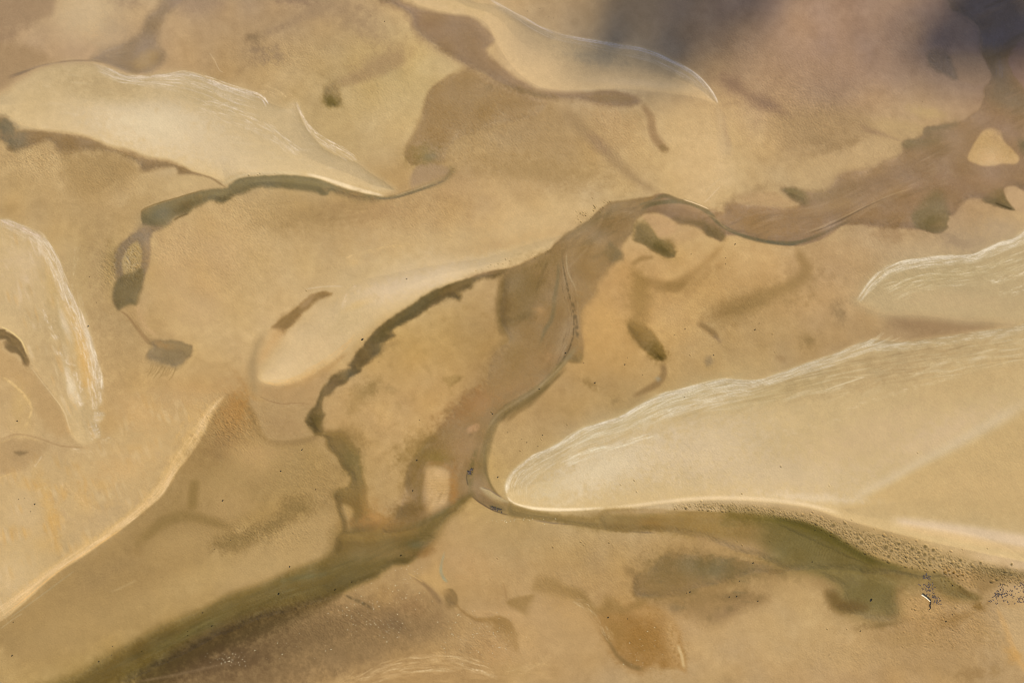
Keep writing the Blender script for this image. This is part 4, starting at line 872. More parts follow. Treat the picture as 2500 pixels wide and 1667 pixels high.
# ---- top bar and its spit
bar_e = [(1120,-140),(1140,-10),(1200,12),(1240,24),(1290,56),(1340,76),(1400,93),(1460,100),(1530,112),(1600,126),(1650,150),(1700,182),(1730,216),(1750,252),(1738,250),(1700,237),(1640,229),(1580,222),(1500,217),(1400,221),(1330,216),(1292,197),(1255,168),(1215,110),(1190,60),(1150,38),(1110,33),(1040,18),(1000,-10),(960,-140)]
KEEP['bar_e'] = bar_e
P([(x, y, 6) for x, y in bar_e], (202,173,127), .9, 6)
B(1290, 130, 90, 40, 35, (206,176,130), .6)
B(1130, 10, 80, 20, 15, (203,173,122), .6)
B(1450, 140, 70, 20, 12, (180,160,124), .75)
B(1600, 165, 60, 18, 18, (184,160,120), .6)
B(1560, 205, 110, 10, 4, (206,178,134), .7)
S([(1205,10,6),(1260,45,8),(1310,75,8),(1350,95,8)], (178,156,120), .6, 8)
BAND([(1190,-6),(1230,18),(1270,38),(1310,60),(1350,77),(1400,93),(1450,99),(1520,110),(1580,121),(1640,147),(1690,172),(1725,205),(1745,235),(1752,252)], [(1195,4),(1230,26),(1265,50),(1310,78),(1360,100),(1420,113),(1480,128),(1540,143),(1600,158),(1650,182),(1690,206),(1718,232),(1742,250)], 90, (216,192,158), .7, (.4,1.0), 150, lens=(.08,.35), wob=2.5)
BAND([(1360,84),(1420,93),(1500,105),(1580,122),(1640,147),(1690,172),(1725,205),(1746,235),(1753,253)], [(1370,90),(1430,100),(1510,114),(1585,132),(1640,156),(1686,180),(1718,210),(1740,238),(1750,253)], 50, (222,200,168), .8, (.4,1.0), 151, lens=(.15,.5), wob=2)
S([(1660,157,1),(1690,174,1.3),(1718,198,1.3),(1738,222,1.3),(1748,240,1.3),(1752,252,1.2)], (234,212,174), .9, 1.3)
S([(1190,-4,1),(1235,20,1.1),(1275,42,1),(1310,62,1),(1350,78,.8)], (214,190,152), .7, 1.4)
S([(1752,262,3),(1757,290,6),(1764,335,12),(1772,380,18)], (194,166,124), .6, 10)
S([(1766,280,3),(1772,320,5),(1780,360,6)], (180,152,114), .45, 6)
P([(1600,250),(1740,262),(1760,380),(1740,440),(1720,500),(1690,488),(1660,475),(1640,420),(1650,340)], (208,175,124), .6, 26)
S([(1668,487,1),(1690,494,1.3),(1715,504,1.3),(1732,512,.9)], (242,208,154), .9, 1.2)  # sunlit crest, its brightness painted on
S([(1718,497,1),(1738,477,1),(1758,455,.8)], (222,192,144), .7, 1.3)
S([(1722,470,.8),(1740,452,.8),(1758,436,.8)], (212,184,138), .5, 1.3)
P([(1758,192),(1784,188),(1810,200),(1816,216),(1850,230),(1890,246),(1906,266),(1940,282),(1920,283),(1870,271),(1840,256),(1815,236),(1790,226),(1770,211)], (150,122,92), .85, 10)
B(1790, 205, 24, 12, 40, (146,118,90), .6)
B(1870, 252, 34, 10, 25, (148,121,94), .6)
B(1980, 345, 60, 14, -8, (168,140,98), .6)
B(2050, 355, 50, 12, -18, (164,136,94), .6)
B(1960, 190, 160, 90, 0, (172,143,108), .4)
# ---- drifted patches over the larger areas
MOT(bar_b, (226,199,154), FA, .25, .55, 14)
MOT(bar_b, (206,166,106), np.roll(FA, 300, 0), .7, .6, 20)
MOT(bar_b, (186,160,114), np.roll(FA, 700, 1), .6, .5, 20)
MOT([(100,570),(145,640),(175,720),(210,800),(240,880),(250,960),(240,1010),(205,1000),(190,900),(160,800),(120,680),(80,600)], (236,212,168), FA, .1, .6, 12)
MOT([(120,640),(150,720),(190,800),(215,880),(225,960),(200,960),(170,850),(130,740),(100,660)], (212,166,100), np.roll(FA, 500, 1), .35, .6, 14)
MOT(gold, (222,192,142), np.roll(FA, 900, 1), .35, .5, 30)
MOT(gold, (208,165,98), np.roll(N90, 400, 1), .35, .5, 40, 1.2)
MOT(gold, (204,164,104), np.roll(FA, 500, 0), .5, .5, 30)
MOT(gold, (188,160,116), np.roll(N35, 450, 0), .8, .4, 30)
MOT([(0,1180),(160,1120),(230,1180),(180,1330),(60,1340),(0,1330)], (210,164,94), FA, .35, .55, 30)
MOT([(540,980),(480,1085),(430,1145),(385,1215),(300,1285),(200,1355),(110,1420),(0,1515),(-20,1490),(90,1400),(250,1290),(350,1210),(400,1140),(450,1060),(500,990)], (226,182,116), FB, .0, .55, 10)
MOT(delta, (136,110,68), FE, .35, .38, 14)
MOT(delta, (178,148,104), np.roll(FE, 500, 0), .55, .4, 14)
MOT([(1340,600),(1440,540),(1530,495),(1620,480),(1660,500),(1560,530),(1520,600),(1460,650),(1380,650)], (132,110,72), FC, .2, .45, 10)
MOT(reach, (136,112,76), FC, .5, .4, 16)
MOT(reach, (176,146,108), np.roll(FC, 500, 0), .6, .35, 16)
MOT(chan, (104,88,48), FC, .4, .28, 14)
MOT(chan, (144,122,74), np.roll(FC, 400, 0), .6, .25, 14)
lag = [(1550,1400),(1640,1345),(1800,1360),(1950,1385),(2080,1400),(2200,1425),(2200,1500),(2100,1520),(2020,1490),(1960,1440),(1880,1470),(1780,1515),(1700,1520),(1620,1460),(1550,1455)]
MOT(lag, (126,104,64), N35, .45, .5, 24)
MOT(lag, (184,152,102), np.roll(N35, 300, 1), .7, .5, 24)
MOT(lag, (118,104,72), FD, .8, .45, 24)
MOT([(1480,1250),(1900,1262),(2050,1330),(2200,1390),(2000,1390),(1860,1370),(1740,1320),(1500,1292)], (134,114,64), FD, .4, .4, 14)
MOT(edge + [(2530,880),(2250,930),(2000,985),(1800,1000),(1640,1050),(1500,1100),(1380,1150),(1310,1210)], (222,200,154), FC, .5, .4, 30)
MOT(edge + [(2530,880),(2250,930),(2000,985),(1800,1000),(1640,1050),(1500,1100),(1380,1150),(1310,1210)], (182,156,110), np.roll(FC, 450, 1), .6, .4, 30)
MOT(bar_a, (222,198,152), np.roll(FD, 200, 0), .7, .28, 30)
MOT([(800,1700),(830,1660),(870,1630),(960,1600),(1130,1590),(1230,1640),(1350,1600),(1350,1720)], (210,174,118), FD, .35, .5, 24)
MOT([(850,1420),(1000,1390),(1080,1460),(1250,1520),(1300,1620),(1000,1600),(800,1560),(780,1480)], (196,160,106), N14, .9, .4, 40)
MOT([(850,1420),(1000,1390),(1080,1460),(1250,1520),(1300,1620),(1000,1600),(800,1560),(780,1480)], (146,118,78), np.roll(N35, 200, 1), .6, .4, 40)
MOT([(1480,1470),(1600,1475),(1670,1560),(1670,1635),(1560,1635),(1470,1550)], (150,116,60), N14, .5, .45, 16)
MOT([(2180,1440),(2330,1440),(2440,1500),(2420,1600),(2200,1600),(2140,1540)], (150,122,74), N14, .7, .45, 40)
MOT([(430,1200),(620,1150),(800,1150),(820,1260),(640,1340),(480,1330)], (154,127,80), np.roll(FE, 300, 1), .7, .4, 50)
MOT([(760,950),(960,780),(1140,700),(1220,760),(1180,900),(1000,1100),(860,1080)], (168,138,86), np.roll(N35, 100, 0), .9, .4, 40)
MOT([(1440,600),(1900,600),(1960,800),(1700,900),(1430,900)], (172,140,90), np.roll(N35, 600, 0), .9, .35, 50)
# ---- second coat: the broad soft lobes of shallower and deeper ground
P([(1880,290),(1950,270),(2060,270),(2130,290),(2110,325),(2060,345),(2000,362),(1940,358),(1900,335)], (168,140,98), .55, 18)
B(2262, 275, 44, 14, 12, (192,164,114), .7)
B(2160, 300, 50, 12, 10, (190,161,114), .5)
B(1110, 12, 60, 10, 10, (205,176,126), .4)
B(900, 70, 64, 22, 38, (168,142,105), .6)
B(930, 150, 90, 26, -28, (172,144,102), .6)
B(1320, 415, 150, 30, 6, (172,143,95), .55)
B(1180, 455, 120, 20, 0, (200,168,118), .5)
B(330, 505, 90, 26, -32, (176,147,98), .55)
B(180, 520, 120, 36, 10, (184,155,106), .4)
B(440, 450, 70, 18, -14, (204,175,124), .5)
B(430, 620, 60, 90, 15, (202,168,118), .5)
B(250, 600, 30, 90, 5, (178,150,104), .5)
B(300, 860, 60, 120, 10, (182,152,104), .5)
B(470, 960, 90, 30, -10, (198,162,110), .5)
B(480, 760, 50, 40, 0, (200,168,120), .5)
B(1130, 580, 160, 26, -8, (208,178,128), .5)
B(1300, 540, 90, 30, -25, (206,176,126), .5)
B(960, 600, 140, 26, -6, (196,164,112), .4)
B(815, 214, 18, 10, 0, (162,137,92), .6)
for k in range(2):
    S([(1230,680,8),(1223,720,9),(1222,770,10),(1235,815,9)], (130,105,63), .4, 9, n=.3)
B(1290, 690, 45, 60, 0, (146,121,76), .4)
S([(1335,640,3),(1320,680,4),(1308,712,3)], (136,112,72), .5, 4)
B(1320, 880, 40, 20, -25, (182,148,102), .5)
S([(1240,985,6),(1290,955,6),(1340,920,5)], (178,146,100), .5, 7)
B(1165, 1000, 60, 18, -35, (180,142,92), .55)
B(1090, 1065, 40, 24, -35, (150,122,76), .55)
B(1060, 1112, 46, 18, 0, (146,120,64), .6)
B(1120, 1085, 30, 40, 30, (168,136,90), .5)
S([(1005,1140,9),(1030,1100,9),(1060,1065,8)], (144,118,70), .55, 10)
B(1108, 1190, 8, 44, 5, (174,132,76), .6)
B(985, 1255, 42, 22, -20, (140,113,68), .7)
B(925, 1284, 62, 16, 5, (172,131,75), .7)
P([(822,1292),(880,1284),(940,1276),(1010,1280),(980,1325),(900,1345),(835,1345),(812,1328)], (142,116,68), .75, 18)
B(860, 1070, 36, 30, 10, (140,114,68), .4)
B(870, 1150, 18, 40, -12, (132,112,68), .4)
B(430, 1250, 160, 36, -38, (163,135,86), .5)
B(250, 1405, 100, 28, -35, (165,137,91), .6)
B(420, 1445, 210, 36, -26, (185,156,104), .6)
B(140, 1540, 130, 46, -30, (182,153,101), .5)
B(640, 1385, 100, 28, -18, (188,159,107), .6)
B(300, 1520, 120, 26, -28, (174,145,94), .5)
B(545, 1185, 60, 38, 0, (182,152,100), .5)
B(440, 1325, 64, 30, -12, (183,153,101), .6)
B(640, 1110, 60, 26, 0, (194,160,108), .5)
S([(476,1180,9),(471,1210,10),(468,1240,10)], (154,127,79), .55, 10)
S([(330,1330,8),(370,1295,10),(410,1268,11),(450,1258,11),(500,1268,9),(560,1288,8)], (156,129,80), .5, 12)
B(500, 1585, 150, 24, -27, (92,74,44), .75)  # from here dark mud lobes, cloud shade mixed into their colour
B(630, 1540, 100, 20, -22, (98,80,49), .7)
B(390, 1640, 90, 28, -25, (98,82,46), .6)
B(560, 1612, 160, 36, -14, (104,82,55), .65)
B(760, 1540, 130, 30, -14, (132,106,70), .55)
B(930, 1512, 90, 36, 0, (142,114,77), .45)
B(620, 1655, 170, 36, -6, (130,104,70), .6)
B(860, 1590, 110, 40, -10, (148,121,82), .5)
S([(330,1664,2),(400,1652,3),(460,1640,3),(530,1624,3),(600,1614,2)], (148,122,86), .5, 4)
B(880, 1400, 60, 14, -18, (132,112,66), .5)
B(1000, 1470, 60, 26, 20, (156,124,82), .5)
B(1120, 1350, 80, 60, 10, (190,156,106), .4)
B(1250, 1330, 120, 30, 4, (190,160,108), .4)
B(1350, 1380, 60, 26, 20, (184,152,100), .4)
B(1400, 1540, 60, 50, 40, (192,160,110), .5)
B(1270, 1560, 50, 30, -20, (196,162,110), .4)
P([(1880,1275),(1990,1300),(2080,1345),(2160,1380),(2260,1400),(2235,1428),(2195,1455),(2190,1492),(2130,1502),(2065,1480),(2035,1440),(1965,1402),(1900,1382),(1868,1340)], (130,113,66), .7, 24, n=3)
S([(1880,1264,4),(1960,1280,7),(2030,1312,9),(2090,1348,9),(2150,1376,8),(2200,1388,5)], (100,87,41), .8, 10)
P([(2013,1443,8),(2040,1444,8),(2060,1465,10),(2110,1472,10),(2112,1488,8),(2060,1492,10),(2030,1482,10)], (126,101,58), .8, 9)
B(2000, 1425, 40, 16, 10, (172,141,92), .6)
B(2080, 1420, 34, 12, 20, (140,120,74), .5)
B(1740, 1388, 120, 30, 4, (134,116,74), .55)
B(1640, 1420, 70, 36, -20, (150,124,77), .6)
B(1720, 1462, 70, 22, 0, (152,124,78), .5)
B(1580, 1400, 30, 30, 0, (154,127,80), .5)
B(1940, 1450, 60, 40, 20, (192,161,110), .6)
B(1860, 1540, 140, 50, 0, (194,163,112), .5)
B(2060, 1600, 160, 40, 0, (192,161,110), .45)
B(2300, 1600, 100, 30, 5, (178,147,99), .4)
B(1555, 803, 26, 18, 40, (152,124,74), .65)
B(1640, 700, 34, 12, -10, (150,121,72), .55)
B(1960, 680, 46, 56, 20, (164,135,90), .5)
B(1880, 722, 90, 30, -15, (166,138,90), .4)
B(1800, 770, 70, 16, -20, (158,130,82), .4)
B(1700, 640, 50, 30, -30, (202,165,110), .5)
B(1850, 640, 60, 30, -10, (200,165,112), .5)
B(1640, 760, 60, 40, 20, (200,165,112), .5)
B(2050, 620, 60, 40, 0, (190,158,112), .4)
B(1900, 800, 60, 40, 0, (186,156,106), .4)
P([(2380,350,4),(2390,335,4),(2400,322,4),(2420,315,5),(2440,322,5),(2450,345,4),(2470,365,4),(2487,385,4),(2480,398,4),(2450,398,4),(2425,403,4),(2400,403,4),(2375,395,4),(2365,385,4),(2370,370,4)], (200,167,116), 1, 4, n=2)
B(2420, 385, 30, 12, 5, (208,170,116), .7)
B(2270, 350, 60, 20, -10, (150,126,90), .5)
B(2040, 500, 70, 13, -15, (176,147,104), .55)
B(2150, 478, 60, 12, -25, (174,144,104), .55)
B(2200, 395, 70, 14, -28, (172,144,106), .5)
B(2345, 345, 30, 22, -40, (170,142,106), .5)
B(2440, 300, 50, 30, 40, (164,136,106), .5)
B(2110, 428, 60, 12, -10, (172,144,104), .5)
B(2390, 440, 60, 14, 5, (172,142,106), .45)
B(1990, 478, 40, 10, -8, (150,126,86), .5)
B(2150, 440, 90, 24, -20, (152,124,88), .5)
B(2330, 450, 70, 30, 10, (156,126,90), .5)
B(1240, 1100, 60, 50, 40, (186,156,106), .5)
S([(1400,850,5),(1370,890,8),(1330,935,9),(1290,965,9),(1250,990,10),(1215,1020,11),(1196,1060,11),(1186,1100,12),(1178,1140,13),(1186,1182,11)], (140,119,76), .6, 5)
S([(1385,895,3),(1340,940,4),(1290,978,5),(1245,1005,5),(1222,1030,4)], (126,104,64), .6, 4)
S([(1395,868,2),(1352,912,2.5),(1310,950,3),(1262,980,3),(1215,1012,3),(1182,1060,2)], (170,146,102), .6, 2.5)
S([(1165,1095,5),(1153,1130,6),(1148,1165,6),(1152,1200,4)], (132,112,68), .45, 6, n=.4)
# left side
P([(278,702),(283,688),(300,672),(330,660),(346,654),(353,668),(346,700),(339,722),(332,745),(315,742),(298,750),(290,757),(280,742),(276,722)], (136,116,76), .9, 4)
B(425, 866, 24, 12, -10, (148,128,92), .5)
B(205, 870, 14, 70, -10, (216,174,108), .7)
B(170, 770, 14, 50, -20, (214,176,114), .6)
B(128, 650, 12, 50, -20, (212,178,118), .5)
B(160, 795, 9, 40, -18, (230,206,160), .6)
B(176, 945, 12, 40, -16, (230,208,162), .65)
B(60, 640, 50, 40, 20, (214,186,140), .45)
B(215, 820, 7, 60, -14, (232,208,164), .6)
BAND([(100,572),(128,604),(148,645),(163,685),(178,724),(198,762),(213,802),(228,832),(238,872),(247,912),(250,950)], [(70,575),(100,615),(122,660),(138,700),(155,745),(176,790),(190,830),(203,878),(214,925),(220,965)], 170, (238,216,174), .75, (.6,1.5), 160, lens=(.04,.16), wob=6)
S([(530,985,7),(490,1045,12),(450,1100,14),(415,1150,14),(385,1195,11),(340,1240,8),(280,1285,7),(200,1340,7),(120,1395,8),(60,1440,9),(10,1480,9)], (216,178,116), .6, 8, n=.25)
BAND([(548,964),(520,1002),(490,1060),(455,1118),(420,1165),(385,1216),(320,1272),(240,1328),(150,1386),(70,1452),(0,1512)], [(535,968),(500,1012),(465,1065),(430,1118),(398,1170),(355,1222),(290,1276),(200,1336),(110,1398),(40,1450),(-20,1490)], 120, (234,198,138), .7, (.6,1.5), 161, lens=(.06,.25), wob=3)
B(360, 1100, 60, 30, -40, (212,176,120), .45)
B(60, 1380, 50, 40, -30, (210,180,128), .45)
B(575, 1035, 46, 46, 15, (174,140,88), .4)
# delta
P([(1225,800),(1300,800),(1330,900),(1205,965),(1182,930),(1195,890),(1222,850),(1232,825)], (161,132,85), .7, 10)
P([(1400,600),(1500,600),(1490,645),(1465,680),(1450,725),(1428,748),(1421,790),(1410,760),(1402,700)], (158,130,84), .6, 9)
B(1567, 563, 20, 20, 0, (144,121,77), .7)
B(1455, 575, 40, 14, -35, (142,118,78), .5)
B(1400, 620, 16, 30, 15, (172,144,100), .5)
S([(1440,600,3),(1400,640,3),(1380,660,2)], (176,148,106), .4, 3)
# channel below the big bar
P([(1212,1226),(1260,1238),(1292,1249),(1292,1267),(1250,1258),(1212,1244)], (152,128,80), .8, 7)
P([(1400,1260),(1520,1250),(1560,1270),(1520,1292),(1400,1282)], (153,127,77), .85, 12)
P([(2140,1380),(2260,1396),(2305,1402),(2345,1432),(2300,1452),(2240,1440),(2200,1432)], (146,122,75), .55, 16, n=4)
B(2195, 1460, 14, 40, 5, (166,136,88), .4)
BAND([(860,1655),(930,1622),(1000,1604),(1080,1598),(1150,1606),(1205,1632)], [(900,1675),(980,1648),(1060,1636),(1130,1638),(1210,1660)], 50, (224,192,140), .6, (.6,1.4), 162, lens=(.08,.3), wob=4)
S([(476,1175,10),(471,1205,11),(470,1238,11)], (148,121,73), .6, 9)
S([(330,1332,8),(368,1298,11),(408,1270,12),(450,1259,12),(500,1268,9),(565,1290,8)], (150,123,75), .6, 12)
P([(600,1300),(650,1276),(690,1252),(694,1226),(730,1219),(762,1230),(742,1255),(702,1266),(682,1286),(642,1302),(602,1332),(550,1342),(518,1326),(560,1308)], (146,120,73), .5, 14, n=5)
B(500, 1110, 60, 36, -30, (160,130,82), .5)
B(640, 1180, 60, 24, -20, (166,137,88), .4)
B(780, 1180, 40, 50, 20, (170,140,90), .4)
B(1010, 1092, 56, 26, -38, (146,118,67), .55)
B(1000, 1165, 18, 40, 10, (146,118,68), .5)
B(1130, 1000, 60, 20, -35, (164,128,80), .4)
B(1060, 1270, 50, 14, -28, (128,106,60), .5)
B(910, 1240, 40, 20, 60, (182,144,88), .4)
B(1740, 1430, 100, 30, 0, (158,130,82), .4)
B(1620, 1385, 30, 40, 30, (146,121,75), .5)
B(1850, 610, 40, 20, 0, (200,164,112), .4)
B(1690, 690, 70, 20, -30, (164,132,82), .4)
B(1780, 745, 60, 16, -22, (150,121,74), .5)
B(1560, 720, 26, 60, 5, (158,128,76), .5)
_p = np.array([202, 171, 122], f4)
tint[:] = (_p + (tint - _p) * 1.15) * np.array([1.006, 1.0, 1.0], f4)
_m = sm((tint[..., 0] - 130) / 30) * sm((216 - tint[..., 0]) / 30)
tint += _m[..., None] * np.array([1.0, -0.8, -1.0], f4)
tint[..., 2] += 6 * sm((tint[..., 1] - 170) / 25)
#DATA-END

# fine texture ------------------------------------------------------------
coarse = np.zeros((NY, NX), f4)                 # where the surface is more ruffled
def ROUGH(x, y, rx, ry, k):
    m = 2.2
    i0, i1, j0, j1 = window(x - rx * m, y - ry * m, x + rx * m, y + ry * m)
    X = (xs[i0:i1][None, :] - x) / rx; Y = (ys[j0:j1][:, None] - y) / ry
    coarse[j0:j1, i0:i1] = np.maximum(coarse[j0:j1, i0:i1], k * np.exp(-(X * X + Y * Y)))
for q in ((90,390,90,50,1.6),(250,430,120,60,.9),(600,530,120,70,1.2),(440,600,80,60,1.2),(322,635,26,50,2.6),(265,650,24,50,2.4),(700,130,120,50,1.0),(900,200,150,120,.7),
          (1200,330,200,100,.9),(1500,330,120,80,1.0),(1950,260,200,140,1.2),(2250,100,120,80,.8),(1800,130,120,80,.8),(560,1040,70,60,2.2),(640,1300,140,40,1.4),(760,1180,100,90,1.0),
          (1750,780,200,120,.6),(2150,660,150,120,.6),(2330,1520,150,80,1.6),(2100,1600,200,60,.7),(1480,1340,200,60,.7),(1040,520,120,60,.9),(560,640,120,90,.7),(850,1520,220,60,1.2),(1150,1560,120,60,1.0),
          (1600,1560,80,60,.8),(1400,1420,180,60,.6),(700,1480,100,40,.6),(2400,1120,130,90,.5),(1650,1140,150,60,.5)):
    ROUGH(*q)
grain_amp = 0.0055 + 0.017 * coarse
height += GRAIN * grain_amp + N14 * (0.004 + 0.012 * coarse)
coarse *= .6
tint += (GRAIN * (.9 + 2.0 * coarse) + N6 * (.7 + 1.3 * coarse) + N14 * .7 + N35 * .7)[..., None] * np.array([1, .96, .8], f4)
# mottles of dark algae in rough places
mot = sm((N6 * .6 + N14 * .6 - 1.25) / .8) * np.clip(coarse, 0, 1.5) * .32
tint += mot[..., None] * (np.array((120, 98, 62), f4) - tint)

def RIPPLE(x, y, rx, ry, wave, ang, amp, ctint=0.0):
    m = 2.0
    i0, i1, j0, j1 = window(x - rx * m, y - ry * m, x + rx * m, y + ry * m)
    win = (slice(j0, j1), slice(i0, i1))
    X = xs[i0:i1][None, :] - x; Y = ys[j0:j1][:, None] - y
    e = np.exp(-((X / rx) ** 2 + (Y / ry) ** 2) ** 2)
    c, s = math.cos(R(ang)), math.sin(R(ang))
    ph = (X * c + Y * s) / wave * 2 * np.pi + N35[win] * .9 + N14[win] * .5
    w = np.sin(ph) * e * (0.75 + 0.25 * N35[win])
    height[win] += amp * w
    tint[win] += (ctint * w)[..., None] * np.array([1, .9, .6], f4)
RIPPLE(1068,1192,36,56,6.5,88,.022,3)
RIPPLE(1045,1320,30,40,6.5,85,.018,2)
RIPPLE(2080,1345,95,32,7.0,20,.020,3)
RIPPLE(1990,1330,60,30,7.0,25,.014,2)
RIPPLE(2180,1385,60,22,7.0,15,.014,2)
RIPPLE(90,390,80,45,7.5,60,.022,2)
RIPPLE(1570,1580,60,50,6.5,80,.010,1)
RIPPLE(945,1400,30,16,6.5,85,.015,2)
RIPPLE(260,1430,130,60,7.5,75,.010,1)

# relief ------------------------------------------------------------------
def RAISE(pts, h, run):
    r = poly_sdf(pts, 3, 30)
    win, sd, _ = r
    height[win] += h * (1 - np.exp(-np.clip(-sd, 0, None) / run))
RAISE(bar_a, 1.0, 34); RAISE(bar_b, .55, 34); RAISE(bar_c, .7, 34); RAISE(bar_d, 1.4, 36); RAISE(bar_e, .9, 32); RAISE(tongue, .8, 28); RAISE(gold, .35, 40)
height += N260 * .10 + N90 * .03
# the crease in the big bar
_r = poly_sdf([(2058,1246),(2120,1210),(2250,1140),(2420,1050),(2660,910),(2660,1400),(2400,1310),(2200,1275)], 3, 20)
height[_r[0]] -= .5 * (1 - np.exp(-np.clip(-_r[1], 0, None) / 40))

def PIT(x, y, r, dep, rim=.3, wet=0.0):
    m = r * 2.6 + 4
    i0, i1, j0, j1 = window(x - m, y - m, x + m, y + m)
    if i1 <= i0 or j1 <= j0:
        return
    win = (slice(j0, j1), slice(i0, i1))
    X = xs[i0:i1][None, :] - x; Y = (ys[j0:j1][:, None] - y) * 1.12
    d = np.sqrt(X * X + Y * Y) / r + .16 * N14[win] + .12 * N6[win]
    height[win] += -dep * np.exp(-np.clip(d, 0, 9) ** 3) + rim * dep * np.exp(-((d - 1.35) / .4) ** 2)
    if wet:
        a = (wet * sm((1.0 - d) / .6))[..., None]
        tint[win] += a * (np.array((112, 93, 54), f4) - tint[win])

# feeding pits along the foot of the big bar
foot_line = np.array([(1640,1235,5),(1720,1234,11),(1780,1236,12),(1840,1243,12),(1900,1250,13),(1960,1262,15),(2010,1276,19),(2060,1296,25),(2110,1316,31),(2160,1330,35),(2210,1345,36),(2260,1357,34),(2310,1370,26),(2370,1384,24),(2430,1396,24),(2500,1412,22),(2640,1440,22)], float)
pr = np.random.default_rng(21)
placed = []
for x, y, r in ((2163,1335,9),(2228,1338,7.5),(2244,1347,6),(2259,1333,7),(2279,1341,6),(2193,1339,5),(2195,1326,5),(2177,1343,5.5),(2258,1352,7),(2036,1281,7),(2064,1276,5),(2095,1312,6),(2104,1322,7),(2280,1362,6),(2470,1376,5),(2395,1372,6),(2345,1366,6),(2170,1356,6)):
    PIT(x, y, r * .8, .20, .25, .85); placed.append((x, y, r))
tries = 0
while len(placed) < 950 and tries < 30000:
    tries += 1
    x = pr.uniform(1645, 2640)
    if x < 1900 and pr.random() < .3:
        continue
    yc = np.interp(x, foot_line[:, 0], foot_line[:, 1]); hw = np.interp(x, foot_line[:, 0], foot_line[:, 2])
    v = np.clip(pr.normal(.25, .5), -1.15, 1.05)
    y = yc + v * hw
    r = (1.25 + pr.exponential(.8)) * (1.1 if x > 2000 else .9) * (1.0 if v > -.3 else .75)
    r = min(r, 4.6)
    if all((x - a) ** 2 + (y - b) ** 2 > (.95 * (r + c)) ** 2 for a, b, c in placed):
        PIT(x, y, r, .08 + .06 * r, .35, np.clip(pr.uniform(.15, .65) + .25 * v, 0, .8)); placed.append((x, y, r))
_M = np.zeros((NY, NX), f4)
seg_paint(np.column_stack([foot_line[:, 0], foot_line[:, 1], foot_line[:, 2] * .7, np.ones(len(foot_line))]), _M, 7)
_q = sm((N6 * .6 + N14 * .6 - .15) / 1.1) * _M
tint += (_q * .5)[..., None] * (np.array((116, 97, 58), f4) - tint)
tint += (sm((-N6 * .6 - N14 * .5 - .5) / 1.1) * _M * .35)[..., None] * (np.array((206, 180, 132), f4) - tint)
height -= _q * .12
for k in range(70):                              # sand fan by the olive wedge
    PIT(pr.uniform(2298, 2385), pr.uniform(1388, 1432), pr.uniform(2, 3.2), .12, .5, pr.uniform(.1, .4))
for k in range(60):
    PIT(pr.uniform(2190, 2350), pr.uniform(1455, 1580), pr.uniform(1.8, 3), .10, .6, pr.uniform(0, .35))
for x, y in ((1548,1174),(1515,1184),(1554,1200),(1905,1140),(2023,1187),(2238,1107),(1811,1205),(635,424),(630,427),(671,424),(608,428),(748,710),(1200,1005),(1385,1036),(1350,1335),(1418,1322),(1487,1324),(1425,1330),(2350,1340),(2410,1338),(2060,1272),(2135,1290),(1214,1362),(1892,860),(1718,748),(1886,815),(1685,866),(1322,1072),(1270,1100),(1800,1320),(1812,1330),(1880,1320),(2080,1268),(2044,1548),(2020,1535),(2068,1535)):
    PIT(x, y, 2.1, .16, .5, .35)
for k in range(26):                              # scrapes along the cut bank of the delta
    t = pr.random(); PIT(1395 + 90 * t + pr.normal(0, 8), 545 - 45 * t + pr.normal(0, 6) - 8, 1.9, .14, .6, .5)
for k in range(18):
    t = pr.random(); PIT(1160 + 190 * t, 668 - 52 * t - 6 + pr.normal(0, 4), 1.9, .12, .6, .35)

# seen colour -> bed colour ------------------------------------------------
tint = np.clip(tint, 24, 245)
lin = tint / 255.0
lin = np.where(lin <= 0.04045, lin / 12.92, ((lin + 0.055) / 1.055) ** 2.4).astype(f4)
depth = np.clip(depth, 0, 1)
#PAINT-END

# ------------------------------------------------------------------ materials
def new_mat(name):
    m = bpy.data.materials.new(name)
    m.use_nodes = True
    nt = m.node_tree
    return m, nt, nt.nodes["Principled BSDF"]

